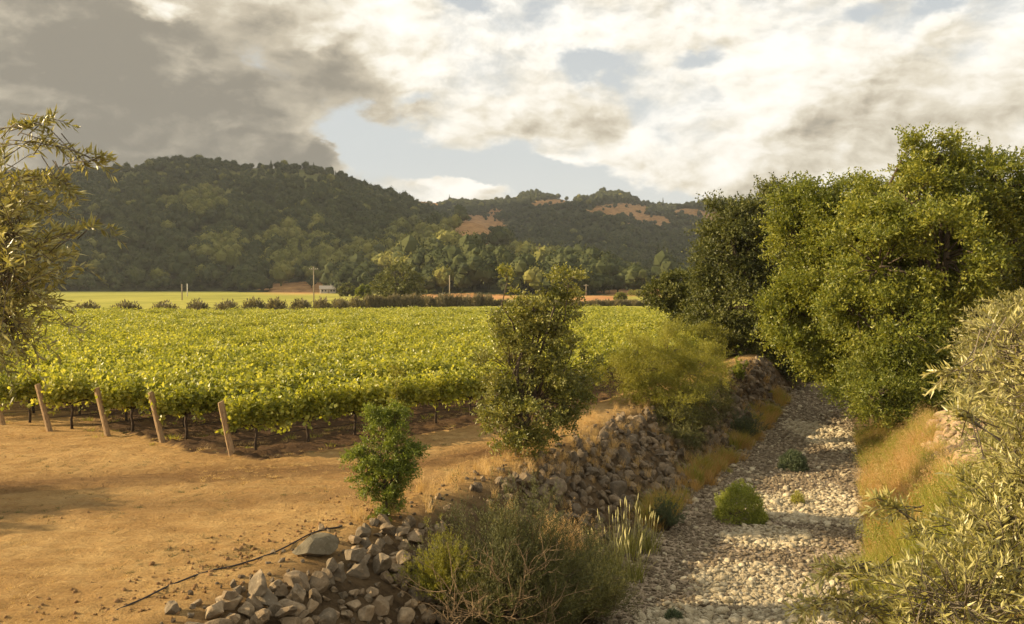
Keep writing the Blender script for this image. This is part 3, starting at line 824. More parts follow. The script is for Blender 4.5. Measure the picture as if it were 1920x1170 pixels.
for px, top, d, arm, mt, lab in [(588, 500, 228, 1, 'polewood', 'tall dark utility pole left of the farmhouse'),
                                 (843, 516, 235, 0, 'polewood', 'bare pole right of the big field oak'),
                                 (1099, 533, 420, 1, 'polewood', 'far wooden pole with crossarm right of the bank oak'),
                                 (1143, 534, 470, 1, 'polewood', 'far pole with crossarm above the lone round bush'),
                                 (341, 533, 300, 0, 'polewood', 'short dark post beside a white post in the left field'),
                                 (351, 532, 400, 0, 'palepole', 'short white post beside a dark post in the left field')]:
    p = wpt(px, top, d); r = 0.17 if d < 250 else 0.24
    root = obj('utility_pole', None, loc=(p[0], d, 0), label=lab, cat='pole')
    b = MB(); b.tube([(0, 0, -0.3), (0, 0, p[2])], [r, r * 0.75], 8); obj('post', b.me('pole_post', M[mt], True), root)
    if arm:
        b = MB(); b.box((0, -0.2, p[2] - 0.7), (2.4, 0.14, 0.16)); ca = obj('crossarm', b.me('pole_arm', M[mt]), root)
        b = MB(); b.tube([(0, 0, 0), (0, 0, 0.25)], [0.06, 0.04], 6); ime = b.me('pole_insulator', M['palepole'])
        for x in (-1.05, -0.5, 0.5, 1.05): obj('insulator', ime, ca, loc=(x, -0.2, p[2] - 0.62))

# row of clipped shrubs beyond the vines
def shrub_me(name, m_, r=1.0, h=1.0, n=900, L=0.16):
    k = n; d = rdir(k); d[:, 2] = np.abs(d[:, 2]); rr = rng.uniform(0.6, 1.0, k)[:, None] * (1 + 0.18 * np.sin(d[:, :1] * 9 + d[:, 1:2] * 7))
    P = d * rr * [r, r, h]; D = unit(d * 0.6 + rdir(k) * 0.5 + [0, 0, 0.5])
    b = MB(); V1, T1 = leaves(P, D, L * rng.uniform(0.6, 1.5, k), L * 0.45); b.add(V1, T1)
    V2, T2 = ICO[2]; b.add(V2 * [r * 0.6, r * 0.6, h * 0.55] + [0, 0, h * 0.15], T2)
    return b.me(name, m_)
SH = [shrub_me('row_shrub', M['greyshrub'], 1, 1, 1100, 0.22) for _ in range(4)]
ords = ['first', 'second', 'third', 'fourth', 'fifth', 'sixth', 'seventh', 'eighth', 'ninth', 'tenth', 'eleventh', 'twelfth']
pxs = [90, 161, 239, 308, 371, 425, 477, 517, 565, 603, 638, 668]
for i, px in enumerate(pxs):
    d = 130 + i * 5.3; w = np.interp(i, [0, 11], [27, 17]) * d / FPX
    obj('round_shrub', SH[i % 4], loc=((px - 960) / FPX * d, d, 0), rot=(0, 0, i * 1.7), scl=(w * rng.uniform(.85, 1.15), w, 2.25 * rng.uniform(0.92, 1.08)),
        label='rounded grey green shrub, %s from the left in the row beyond the vines' % ords[i], cat='shrub', group='shrub row at the far edge of the vines')
hp = []
for px in np.arange(690, 1330, 7.5):
    d = np.interp(px, [690, 910, 1330], [196, 215, 215]); hp.append(((px - 960) / FPX * d + rng.normal(0, .3), d + rng.normal(0, 1.2), 0))
hp = np.array(hp); hs = np.where(hp[:, 0] < -5, rng.uniform(1.9, 2.9, len(hp)), rng.uniform(1.0, 1.6, len(hp)))
hroot = scatter('hedge_growth', hp, rz(len(hp)), np.stack([np.full(len(hp), 1.4), np.full(len(hp), 1.2), hs], -1), SH)
hroot.name = 'hedge'; hroot['label'] = 'long low grey brown hedge line across the far field'; hroot['kind'] = 'stuff'


# ------------------------------------------------------------------ the vineyard
def vine_me(name, trunkless=False, leafn=1500):
    b = MB(); n = leafn
    # canopy: curtain along x (row direction), 1.9 m long, shoots spilling up and out
    ns = 105
    sx = rng.uniform(-1.0, 1.0, ns); P = np.stack([sx, rng.normal(0, 0.10, ns), rng.uniform(0.85, 1.05, ns)], -1)
    D = unit(np.stack([rng.normal(0, 0.2, ns), rng.normal(0, 0.48, ns), rng.uniform(0.8, 1.6, ns)], -1))
    V1, T1 = sprays(P, D, rng.uniform(0.45, 1.35, ns), 17, 0.145, 0.13, droop=0.12, spread=1.2, jit=0.05); b.add(V1, T1)
    ns = 15
    P = np.stack([rng.uniform(-1, 1, ns), rng.normal(0, 0.14, ns), rng.uniform(0.92, 1.05, ns)], -1)
    D = unit(np.stack([rng.normal(0, 0.3, ns), rng.normal(0, 0.8, ns), rng.uniform(-0.5, 0.3, ns)], -1))
    V1, T1 = sprays(P, D, rng.uniform(0.15, 0.4, ns), 12, 0.14, 0.135, droop=0.5, spread=1.2, jit=0.05); b.add(V1, T1)
    w = MB()
    w.tube([(0, 0, -0.1), (0.03, 0.02, 0.3), (-0.03, 0, 0.6), (0.02, 0, 0.9)], [0.055, 0.045, 0.042, 0.05], 6)
    for s in (-1, 1): w.tube([(0, 0, 0.86), (s * 0.4, 0.02, 0.93), (s * 0.95, 0, 0.95)], [0.04, 0.03, 0.02], 5)
    full = MB(); full.add(np.vstack(b.V), np.vstack(b.T), 0)
    full.add(np.vstack(w.V), np.vstack(w.T), 1)
    return b.me(name + '_foliage', M['vine']), w.me(name + '_trunk', M['vinebark'], True), full.me(name, [M['vine'], M['vinebark']])
LEAF_UP = 0.0
VN = [vine_me('vine') for _ in range(8)]
LEAF_UP = 0.6
far_len = 1.0
pts = []
for k, (sx_, sy_) in enumerate(row_start):
    s = 0.85
    while s < 260:
        x, y = sx_ + RD[0] * s, sy_ + RD[1] * s
        if y > yend(x): break
        if x > xc(y) - 3.2: break
        u = 960 + FPX * x / y
        if -230 < u < 1700: pts.append((x + rng.normal(0, .04), y + rng.normal(0, .04), k, s))
        s += 1.85
pts = np.array(pts)
pts = pts[np.argsort(pts[:, 1])]
# the 300 that show largest
uu = 960 + FPX * pts[:, 0] / pts[:, 1]
vis = (uu > -40) & (uu < 1400)
o_ = np.argsort(np.where(vis, pts[:, 1], 1e6)); ind = o_[:290]; rest = o_[290:]
ROT = math.atan2(RD[1], RD[0])
frontlab = {0: 'grapevine behind the post that stands nearest the small green sapling', 1: 'grapevine behind the second end post from the sapling', 2: 'grapevine behind the third end post from the sapling',
            3: 'grapevine behind the fourth end post from the sapling', 4: 'grapevine behind the cut off end post at the left border'}
for c, i in enumerate(ind):
    x, y, k, s = pts[i]; z = float(hz(x, y)); v = VN[int(rng.integers(0, 8))]
    first = s < 1.0 and k in frontlab
    lab = frontlab[int(k)] if first else 'leafy yellow green grapevine within the trained vineyard rows'
    rowname = {0: 'nearest the creek, starting at the post by the sapling', 1: 'starting at the second end post from the sapling', 2: 'starting at the third end post from the sapling', 3: 'starting at the fourth end post from the sapling'}
    if not first and int(k) in rowname: lab = 'leafy grapevine in the row ' + rowname[int(k)]
    rot = (0, 0, ROT + (PI if rng.random() < .5 else 0) + rng.normal(0, .03)); sc_ = (1, rng.uniform(0.9, 1.15), rng.uniform(0.93, 1.07))
    if c < 110:
        root = obj('grapevine', None, loc=(x, y, z), rot=rot, scl=sc_, label=lab, cat='grapevine', group='grapevines in the vineyard')
        obj('trunk', v[1], root); obj('foliage', v[0], root)
    else:
        obj('grapevine', v[2], loc=(x, y, z), rot=rot, scl=sc_, label=lab, cat='grapevine', group='grapevines in the vineyard')
n = len(rest); rr = rz(n); rr[:, 2] = ROT + rng.integers(0, 2, n) * PI + rng.normal(0, .03, n)
P = np.stack([pts[rest, 0], pts[rest, 1], hz(pts[rest, 0], pts[rest, 1])], -1)
scatter('distant_grapevines', P, rr, np.stack([np.ones(n), rng.uniform(1.25, 1.6, n), rng.uniform(0.85, 1.12, n)], -1), [v[2] for v in VN], 'far rows of yellow green grapevines merging into one sheet')

# end posts (leaning out of the row) and one line post
def post_me():
    b = MB(); n = 9; th = np.arange(n) * 2 * PI / n; rr_ = 0.095 * (1 + 0.08 * rng.normal(size=n))
    V_ = []
    for z in (-0.4, 0.0, 0.5, 1.0, 1.45, 1.72, 1.74):
        k_ = 0.9 if z == 1.74 else 1.0 + rng.normal(0, .02)
        V_ += [(rr_[j] * k_ * math.cos(th[j]), rr_[j] * k_ * math.sin(th[j]), z + (0.02 * math.sin(th[j] + 1) if z > 1.7 else 0)) for j in range(n)]
    F = [(i * n + j, i * n + (j + 1) % n, (i + 1) * n + (j + 1) % n, (i + 1) * n + j) for i in range(6) for j in range(n)]
    V_.append((0, 0, 1.745)); b.add(V_, F); b.T.append(np.array([(6 * n + j, 6 * n + (j + 1) % n, 7 * n) for j in range(n)])); b.mi.append(np.zeros(n))
    return b.me('end_post', M['postwood'])
plab = ['leaning wooden end post nearest the small sapling', 'leaning wooden end post, second from the sapling', 'leaning wooden end post, third from the sapling',
        'leaning wooden end post, fourth from the sapling', 'wooden end post half cut off at the left border of the vineyard']
lean = R(12)
for k in range(5):
    x, y = row_start[k]
    ax = Vector((-RD[1], RD[0], 0)); q = Vector((-RD[0] * math.sin(lean + .03 * math.sin(k * 3)), -RD[1] * math.sin(lean), math.cos(lean))).to_track_quat('Z', 'Y')
    obj('end_post', post_me(), loc=(x, y, float(hz(x, y))), rot=q.to_euler(), label=plab[k], cat='post', group='wooden end posts of the vine rows')
x, y = row_start[0] + RD * 5.67
obj('line_post', post_me(), loc=(x, y, float(hz(x, y))), rot=(0.02, -0.03, 0), scl=(0.9, 0.9, 0.93), label='upright wooden post among the vines behind the sapling', cat='post')
for k in range(6):
    x, y = row_start[k]
    root = obj('trellis_wires', None, loc=(x, y, 0), label='wires and drip line starting at %s' % (
        ['the post nearest the sapling', 'the second end post from the sapling', 'the third end post from the sapling', 'the fourth end post from the sapling', 'the cut off left post', 'the far left outside the frame'][k]), cat='trellis', group='trellis wires of the vine rows')
    for nm, z, r, mt in (('drip_line', 0.48, 0.011, 'hose'), ('wire', 0.95, 0.004, 'wire'), ('wire', 1.3, 0.004, 'wire')):
        b = MB(); p = [(-RD[0] * 0.25 * z, -RD[1] * 0.25 * z, z)]
        for s in np.arange(1, 34, 1.5): p.append((RD[0] * s, RD[1] * s, z - (0.03 * (math.sin(s * 2.1)) if nm == 'drip_line' else 0)))
        b.tube(p, r, 4); obj(nm, b.me('trellis_' + nm, M[mt]), root)

# ------------------------------------------------------------------ the stone bank
RK = [rock('stone', M['rock'], 3 if i < 5 else 2, int(rng.integers(8, 14)), (1, rng.uniform(.6, 1), rng.uniform(.5, .85)), 0.08, 0.5, smooth=i % 2 == 0) for i in range(12)]
def onbank(y, f): return xc(y) + (xl(y) - xc(y)) * f
def jgrid(step, jit, ymin, ymax, fmin, fmax):
    out = []
    y = ymin
    while y < ymax:
        wdt = (xl(y) - xc(y)); f = fmin
        while f < fmax:
            yy = y + rng.normal(0, jit); ff = f + rng.normal(0, jit / wdt)
            out.append((onbank(yy, ff), yy, f)); f += step / wdt
        y += step
    return np.array(out)
bk = jgrid(0.27, 0.12, 21.2, 58, 0.10, 0.92)
bx, by = bk[:, 0], bk[:, 1]
# stones thin out under the big shrub and along the top where the bank is earth
keep = (rng.uniform(size=len(bx)) < np.where(bk[:, 2] < 0.16, 0.5, 0.97) * np.clip((bk[:, 1] - 20.5) / 3, .15, 1)) & ~((np.hypot(bx - 0.6, by - 20) < 1.2))
bx, by = bx[keep], by[keep]; sz = np.exp(rng.normal(math.log(0.155), .30, len(bx))).clip(.07, .30) * np.interp(by, [20, 60], [1, 1.25])
sz *= np.where(rng.uniform(size=len(bx)) < 0.06, 1.45, 1)
root = obj('stone_embankment', None, loc=(3.5, 27, -1), label='long sloping bank of rounded brown stones along the left side of the creek', cat='embankment')
order = np.argsort(by / sz * 0.2 + np.abs(by - 26) * 0.3); ind = order[:290]; rest = order[290:]
def stones(idx, bx, by, sz, root, var, nm='stone', lift=0.35, base=(0, 0, 0)):
    for i in idx:
        obj(nm, var[int(rng.integers(0, len(var)))], root, loc=(bx[i] - base[0], by[i] - base[1], float(hz(bx[i], by[i])) + sz[i] * lift * .6 - base[2]), rot=tuple(rng.uniform(0, 6.28, 3)), scl=float(sz[i]))
stones(ind, bx, by, sz, root, RK, base=(3.5, 27, -1))
P = np.stack([bx[rest] - 3.5, by[rest] - 27, hz(bx[rest], by[rest]) + sz[rest] * 0.35 + 1], -1)
scatter('stone_rubble', P, r3(len(rest)), sz[rest], RK, parent=root)

# heap of larger stones at the near end
root = obj('stone_heap', None, loc=(-3, 15.5, -0.5), label='heap of larger angular stones spilling down the bank at the bottom of the picture', cat='stone heap')
hs_, tries = [], 0
while len(hs_) < 235 and tries < 90000:
    tries += 1
    y = rng.uniform(12.6, 20.6); f = rng.uniform(-0.22, 0.85)
    x = float(onbank(y, f)); u, v = pxy(x, y, float(hz(x, y)))
    vt = np.interp(u, [300, 370, 440, 520, 600, 650, 660, 700, 830, 900], [1175, 1150, 1125, 1108, 1090, 1075, 1010, 985, 985, 1100])
    ok = 300 < u < 900 and v > vt and not (u < 660 and 1010 < v < 1075)
    if not ok: continue
    s = (rng.uniform(0.17, 0.33) if rng.random() < .7 else rng.uniform(.08, .14)) if y < 17 else rng.uniform(0.10, 0.26)
    lift = 0.4
    if any((x - a) ** 2 + (y - b_) ** 2 < (0.52 * (s + c)) ** 2 for a, b_, c, _ in hs_): continue
    hs_.append((x, y, s, lift * .5))
for (x, y, s, lift) in list(hs_):
    if y < 17.2 and rng.random() < 0.55: hs_.append((x + rng.normal(0, .12), y + rng.normal(0, .12), s * rng.uniform(.6, .85), 1.1))
RKb = [rock('heap_stone', M['heaprock'], 4, int(rng.integers(10, 15)), (1, rng.uniform(.65, 1), rng.uniform(.55, .85)), 0.06, 0.42, smooth=False) for i in range(14)]
for (x, y, s, lift) in hs_[:299]:
    obj('stone', RKb[int(rng.integers(0, 14))], root, loc=(x + 3, y - 15.5, float(hz(x, y)) + s * lift + 0.5), rot=(rng.normal(0, .45), rng.normal(0, .45), rng.uniform(0, 6.28)), scl=s * rng.uniform(0.95, 1.1))
# gravel and earth between
n = 1500; y = rng.uniform(12.3, 58, n); f = rng.uniform(-0.1, 1.02, n); x = onbank(y, f)
x, y = x, y
scatter('bank_gravel', np.stack([x, y, hz(x, y) + 0.02], -1), r3(n), rng.uniform(0.03, 0.08, n), RK[5:], 'small gravel between the stones of the left bank')
rng_keep = rng; rng = np.random.default_rng(21)
bd = rock('boulder', M['boulder'], 4, 13, (1.15, 0.75, 0.6), 0.06, 0.45, smooth=False); rng = rng_keep
x, y = -4.0, 16.4
x = (588 - 960) / FPX * y
obj('boulder', bd, loc=(x, y, float(hz(x, y)) + 0.10), rot=(0.05, 0.0, 0.25), scl=0.50, label='largest dark flat topped boulder on top of the near stone heap', cat='boulder')
# single stones lying on the dirt
for px, py, s, lab in [(315, 1158, .17, 'low half buried stone at the left end of the stone heap'), (362, 1145, .10, 'small dark stone between the low buried stone and the heap'),
                       (440, 1118, .15, 'dark angular stone standing alone left of the heap'), (430, 1108, .11, 'little flat stone on the dirt above the dark angular stone'),
                       (598, 1002, .13, 'rounded stone touching the upper end of the black hose'), (571, 1046, .11, 'pale rounded stone below the black hose'),
                       (524, 1060, .08, 'small tan stone half sunk in the clods below the hose'), (820, 940, .17, 'pale stone on the bank crest left of the oak'),
                       (838, 950, .16, 'second pale stone next to the crest stone left of the oak'), (806, 955, .13, 'low pale slab below the crest stones'),
                       (905, 905, .12, 'pale stone on the crest below the oak trunk'), (935, 885, .11, 'small pale stone just left of the oak trunk'), (986, 868, .10, 'small round stone just right of the oak trunk')]:
    d = CAMZ * FPX / (py - HOR); x = (px - 960) / FPX * d
    obj('stone', RKb[int(rng.integers(0, 14))], loc=(x, d, float(hz(x, d)) + s * 0.3), rot=tuple(rng.uniform(0, 6.28, 3)), scl=s, label=lab, cat='stone')

# right bank rocks
root = obj('rock_bank', None, loc=(15, 27, 0), label='tan rocks facing the top of the right creek bank', cat='embankment')
TR = [rock('tan_stone', M['tanrock'], 3, 12, (1, rng.uniform(.7, 1), rng.uniform(.5, .7)), 0.05, 0.6) for _ in range(6)]
rx_, ry_ = [], []
for y in np.arange(20, 34, 0.42):
    for f in np.arange(-0.1, 0.55, 0.1):
        yy = y + rng.normal(0, .1); rx_.append(float(xR(yy) - f * (xR(yy) - xr(yy)) * 0.8 + 0.3 + rng.normal(0, .08))); ry_.append(yy)
rx_, ry_ = np.array(rx_), np.array(ry_)
stones(range(min(290, len(rx_))), rx_, ry_, rng.uniform(0.16, 0.36, len(rx_)), root, TR, base=(15, 27, 0))

# ------------------------------------------------------------------ creek cobbles
CB = [rock('cobble', M['palecobble'], 2, 4, (1, rng.uniform(.65, .95), rng.uniform(.35, .6)), 0.04, 0.75) for _ in range(8)]
CBr = [rock('brown_cobble', M['browncobble'], 2, 4, (1, rng.uniform(.65, .95), rng.uniform(.35, .6)), 0.04, 0.75) for _ in range(8)]
n = 90000; y = rng.uniform(15.5, 62, n) ; f = rng.uniform(-0.06, 1.04, n)
y = 15.5 + (62 - 15.5) * rng.uniform(0, 1, n) ** 1.35
x = xl(y) + (xr(y) - xl(y)) * f
pale = np.zeros(n)
for (a, c, rx2, ry2) in PALE: pale = np.maximum(pale, 1 - ((x - a) / rx2) ** 2 - ((y - c) / ry2) ** 2)
pale = np.clip(pale * 1.8 + 0.9 * wob(x, y, 0.6, 5), 0, 1) * (pale > 0)
isp = rng.uniform(size=n) < pale * 0.8 + 0.04
keep = rng.uniform(size=n) < np.where(isp, 0.95, 0.75 * (0.55 + 0.45 * wob(x, y, 0.8, 12)))
x, y, isp = x[keep], y[keep], isp[keep]; n = len(x)
s = np.exp(rng.normal(math.log(0.034), 0.45, n)).clip(0.012, 0.14) * np.interp(y, [16, 60], [0.95, 1.6]) * np.where(isp, 1.2, 1.0)
z = hz(x, y) + s * 0.22
rot = np.stack([rng.normal(0, .35, n), rng.normal(0, .35, n), rng.uniform(0, 6.28, n)], -1)
u = 960 + FPX * x / y
big = np.argsort(-(s / y) * ((u < 1600) & (pxy(x, y, z)[1] < 1165)))[:299]
rest = np.setdiff1d(np.arange(n), big)
for i in big:
    obj('cobble', (CB if isp[i] else CBr)[int(rng.integers(0, 8))], creek, loc=(x[i], y[i], z[i]), rot=tuple(rot[i]), scl=float(s[i]))
scatter('pale_cobbles', np.stack([x, y, z], -1)[rest][isp[rest]], rot[rest][isp[rest]], s[rest][isp[rest]], CB, parent=creek)
q = ~isp[rest]
scatter('brown_cobbles', np.stack([x, y, z], -1)[rest][q], rot[rest][q], s[rest][q], CBr, parent=creek)


# ------------------------------------------------------------------ grasses
def tuft(name, m_, n=40, h=0.4, w=0.012, spread=0.12, bend=0.4, lean_=0.35, seg=3):
    a = rng.uniform(0, 6.28, n); r = rng.uniform(0, spread, n) ** 1
    B = np.stack([r * np.cos(a), r * np.sin(a), np.full(n, -0.02)], -1)
    D = unit(np.stack([np.cos(a) * lean_ * rng.uniform(0, 1, n), np.sin(a) * lean_ * rng.uniform(0, 1, n), np.ones(n)], -1) + rng.normal(0, .08, (n, 3)))
    V_, T_ = blades(B, D, h * rng.uniform(0.45, 1.1, n), w, bend, seg)
    return mesh(name, V_, T_, m_)
DRY = [tuft('dry_tuft', M['drygrass'], 60, 0.55, 0.010, 0.16, 0.45) for _ in range(3)]
STR = [tuft('straw_tuft', M['straw'], 22, 0.09, 0.008, 0.10, 0.7, 1.2, 2) for _ in range(4)]
BGR = [tuft('bank_tuft', M['bankgrass'], 80, 0.7, 0.012, 0.22, 0.4) for _ in range(3)]
# earth clods and straw on the yard
n = 5000; y = 11 + 26 * rng.uniform(0, 1, n) ** 0.9; x = rng.uniform(-24, 4, n)
ok = (x < xc(y) - 0.1) & (np.abs(x / y) < 0.66) & (wob(x, y, 1.3, 3) + rng.normal(0, .25, n) > 0.05); x, y = x[ok], y[ok]; n = len(x)
CL = [rock('clod', M['clod'], 1, 3, (1, .9, .6), 0.1, 0.7) for _ in range(4)]
scatter('dirt_clods', np.stack([x, y, hz(x, y)], -1), r3(n), np.exp(rng.normal(math.log(0.015), .4, n)).clip(.008, .045), CL, 'small clods and pebbles scattered over the dirt yard')
n = 1300; y = rng.uniform(13, 21, n); x = xc(y) - rng.uniform(-0.4, 2.8, n) ** 1; ok = rng.uniform(size=n) < np.exp(-np.abs(x - xc(y) + 1.0) / 0.9); x, y = x[ok], y[ok]
scatter('loose_gravel', np.stack([x, y, hz(x, y)], -1), r3(len(x)), np.exp(rng.normal(math.log(0.03), .4, len(x))).clip(.012, .08), CL, 'loose earth lumps along the top of the near bank')
n = 6500; y = 11 + 24 * rng.uniform(0, 1, n); x = rng.uniform(-24, 4, n)
ok = (x < xc(y)) & (np.abs(x / y) < 0.66) & (wob(x, y, 2.4, 20) > rng.normal(0.1, .2, n)); x, y = x[ok], y[ok]
WD = [tuft('stubble_tuft', M['broom'], 26, 0.08, 0.010, 0.13, 0.7, 1.3, 2) for _ in range(3)]
n2_ = 9000; y2 = 11 + 22 * rng.uniform(0, 1, n2_); x2 = rng.uniform(-20, 2, n2_)
ok2 = (x2 < xc(y2) - .3) & (np.abs(x2 / y2) < 0.66) & (np.abs(y2 - np.interp(x2, [-60, -25, -12, -7, -3, 0, 4], [16.5, 18.5, 22.5, 23.6, 24.5, 27.0, 33])) > 1.2) & (wob(x2 * .5, y2, 1.1, 12) > rng.normal(0.25, .18, n2_))
scatter('low_stubble', np.stack([x2, y2, hz(x2, y2)], -1)[ok2], rz(ok2.sum()), rng.uniform(.5, 1.3, ok2.sum()), WD, 'brownish stubble patches on the dirt yard')
scatter('dry_straw', np.stack([x, y, hz(x, y)], -1), rz(len(x)), rng.uniform(.5, 1.3, len(x)), STR, 'thin dry straw and stubble over the yard')
# weeds between vine rows
n = 1500; x = rng.uniform(-22, 6, n); y = rng.uniform(26, 42, n)
o2 = (x - row_start[0, 0]) * RN[0] + (y - row_start[0, 1]) * RN[1]
ok = (o2 < 1) & (y > 25.8 - 0.48 * (x + 8.5)) & (x < xc(y) - 3); x, y = x[ok], y[ok]
scatter('row_weeds', np.stack([x, y, hz(x, y)], -1), rz(len(x)), rng.uniform(.6, 1.8, len(x)), STR + [tuft('weed_tuft', M['bankgrass'], 25, 0.14, 0.012, 0.12, 0.5, 0.8, 2)], 'dry weeds on the soil between the front vine rows')
# orange dry grass along the left edge of the creek
def creek_edge(n, y0, y1, o, sd):
    y = rng.uniform(y0, y1, n); x = xl(y) + rng.normal(o, sd, n); return x, y
x, y = creek_edge(1000, 25.5, 56, -0.38, 0.28)
ok = wob(x * 0, y, 0.8, 9) > -0.12 + rng.normal(0, .12, len(x)); x, y = x[ok], y[ok]
scatter('dry_orange_grass', np.stack([x, y, hz(x, y)], -1), rz(len(x)), rng.uniform(0.5, 1.5, len(x)), DRY + [DRY[0], BGR[0], tuft('fine_straw', M['straw'], 40, 0.5, 0.006, 0.1, 0.4)], 'orange dry grass strip along the left foot of the creek bank')
n = 950; y = rng.uniform(20, 41, n); x = xr(y) + rng.uniform(0.05, 3.0, n) * np.interp(y, [20, 41], [1, 1])
ok = (x < xR(y) - 0.9); x, y = x[ok], y[ok]
dr = np.exp(-((y - 24.5) / 2) ** 2) * 0.8 * (x < xr(y) + 1.5) + np.exp(-((y - 29) / 3.5) ** 2) * 0.55 + .12
isd = rng.uniform(size=len(x)) < dr + 0.18
scatter('bank_grass', np.stack([x, y, hz(x, y)], -1)[~isd], rz((~isd).sum()), rng.uniform(.5, 1.25, (~isd).sum()), BGR, 'tall yellow green grass on the right creek bank')
scatter('rusty_grass', np.stack([x, y, hz(x, y)], -1)[isd], rz(isd.sum()), rng.uniform(.7, 1.4, isd.sum()), DRY, 'rust coloured dry grass mixed into the right bank')
def herb_me(nm, m_, ns=34, h=.6, r=.3, L=.04, W_=.02):
    a = rng.uniform(0, 6.28, ns); D = unit(np.stack([np.cos(a) * r, np.sin(a) * r, np.full(ns, h)], -1) + rng.normal(0, .12, (ns, 3)))
    V_, T_ = sprays(np.zeros((ns, 3)) + rng.normal(0, .05, (ns, 3)) * [1, 1, 0], D, h * rng.uniform(.6, 1.2, ns), 14, L, W_, droop=.1, spread=1.0, jit=.03); return mesh(nm, V_, T_, m_)
HB = [herb_me('herb', M['herb']), herb_me('herb', M['bankgrass'], h=.8, W_=.012), herb_me('herb', M['drygrass'], 30, .7, .35, .022, .014), herb_me('herb', M['straw'], 30, .8, .3, .02, .012)]
n = 900; y = rng.uniform(20, 41, n); x = xr(y) + rng.uniform(0.0, 2.6, n); pk = np.where(wob(x, y, 1.2, 2) > 0.1, rng.integers(0, 3, n), rng.integers(2, 4, n))
scatter('bank_herbs', np.stack([x, y, hz(x, y)], -1), rz(n), rng.uniform(.5, 1.4, n), HB, 'mixed leafy herbs and seed heads on the right creek bank', idx=pk)
x = rng.uniform(8, 17, 700); y = rng.uniform(13, 22, 700); ok = x > xr(y) - .2
scatter('near_bank_grass', np.stack([x, y, hz(x, y)], -1)[ok], rz(ok.sum()), rng.uniform(.8, 1.7, ok.sum()), BGR, 'bright yellow green grass behind the right olive branches')
n = 620; y = rng.uniform(18, 50, n); x = onbank(y, rng.uniform(-0.15, 0.75, n)); ok = wob(x, y, 1.0, 11) > -0.1; x, y = x[ok], y[ok]; n = len(x)
scatter('bank_dry_grass', np.stack([x, y, hz(x, y) + .1], -1), rz(n), rng.uniform(.5, 1.1, n), [tuft('fine_straw', M['straw'], 40, 0.5, 0.006, 0.1, 0.4) for _ in range(2)], 'fine dry grass between the stones of the left bank')

# reeds: green clumps with pale heads at the foot of the bank
for px, py, h, lab in [(1120, 1090, 1.25, 'short reed clump touching the dark broom bush'), (1145, 1062, 1.6, 'tall reed clump with pale heads, second from the dark broom bush'), (1190, 1068, 1.15, 'lowest reed clump, in front of the taller ones beside the creek stones'), (1180, 1030, 1.6, 'tallest reed clump, in the middle of the reeds'),
                       (1218, 1020, 1.2, 'reed clump farthest right, close to the grey clump')]:
    x, y = gp(px, py, -1.9); z = float(hz(x, y))
    root = obj('reed_clump', None, loc=(x, y, z), label=lab, cat='reeds', group='reed clumps at the foot of the left bank')
    a = rng.uniform(0, 6.28, 150); r = rng.uniform(0, 1, 150) ** .8 * .30
    B = np.stack([r * np.cos(a), r * np.sin(a), np.full(150, -.05)], -1)
    D = unit(np.stack([np.cos(a) * r * .7 + rng.normal(0, .08, 150), np.sin(a) * r * .7 + rng.normal(0, .08, 150), np.ones(150)], -1))
    V_, T_ = blades(B, D, h * rng.uniform(.25, .8, 150), 0.016, 0.35, 4); obj('blades', mesh('reed_blades', V_, T_, M['reed']), root, kind='stuff')
    b = MB()
    for q in range(13):
        p0 = B[q]; p1 = p0 + D[q] * h * rng.uniform(.6, 1.05); b.tube([p0, (p0 + p1) / 2, p1], [.006, .005, .004], 3); b.tube([p1 - D[q] * .05, p1 + D[q] * .06, p1 + D[q] * .16], [.005, .011, .004], 4)
    obj('seed_heads', b.me('reed_heads', M['palehead']), root, kind='stuff')


# ------------------------------------------------------------------ shrubs
def shrub(name, label, base, rx, rz_, nst, m_, leaf, per=16, sqy=1.0, wood='bark', stem_r=0.01, lean_=1.0, group=None, hl=0.35, bright=False):
    """many stems fanning from the base, each with leafy side twigs"""
    base = np.array(base, float); root = obj(name, None, loc=base, label=label, cat='shrub', group=group)
    w = MB(); Ps, Ds, Ls = [], [], []
    for i in range(nst):
        a = rng.uniform(0, 6.28); k = rng.uniform(0, 1) ** 0.6; el_ = rng.uniform(0.12, 1.0)
        rx_a = 1 + 0.22 * math.sin(a * 3 + base[0] * 7) + .12 * math.sin(a * 7 + 1)
        tip = rx_a * np.array([math.cos(a) * k * rx, math.sin(a) * k * rx * sqy, rz_ * (1 - 0.55 * k ** 2) * rng.uniform(0.55, 1.08)])
        b0 = np.array([math.cos(a), math.sin(a), 0]) * rx * 0.12 * rng.uniform(0, 1)
        s = np.linspace(0, 1, 5)[:, None]; p = b0 + (tip - b0) * s; p[:, 2] += np.sin(s[:, 0] * PI) * 0.08 * rz_; p[1:-1] += rng.normal(0, .03 * rx, (3, 3))
        if i % 3 == 0 or nst < 200: w.tube(p, np.linspace(stem_r, stem_r * .3, 5), 3)
        for q in range(5):
            ss = rng.uniform(hl, 1.0); pt = np.array([np.interp(ss, s[:, 0], p[:, c]) for c in range(3)])
            Ps.append(pt); Ds.append(unit((tip - b0) / np.linalg.norm(tip) + rdir(1)[0] * 0.6 + [0, 0, .35])); Ls.append(rng.uniform(.6, 1.2))
    Ps, Ds, Ls = np.array(Ps), np.array(Ds), np.array(Ls)
    V_, T_ = sprays(Ps, Ds, Ls * rx * 0.17, per, leaf[0], leaf[1], droop=0.05, spread=0.6, jit=0.01)
    obj('stems', w.me(name + '_stems', M[wood]), root, kind='stuff'); obj('foliage', mesh(name + '_foliage', V_, T_, m_), root)
    return root


def at(px, py, z):
    d = (CAMZ - z) * FPX / (py - HOR); return ((px - 960) / FPX * d, d)


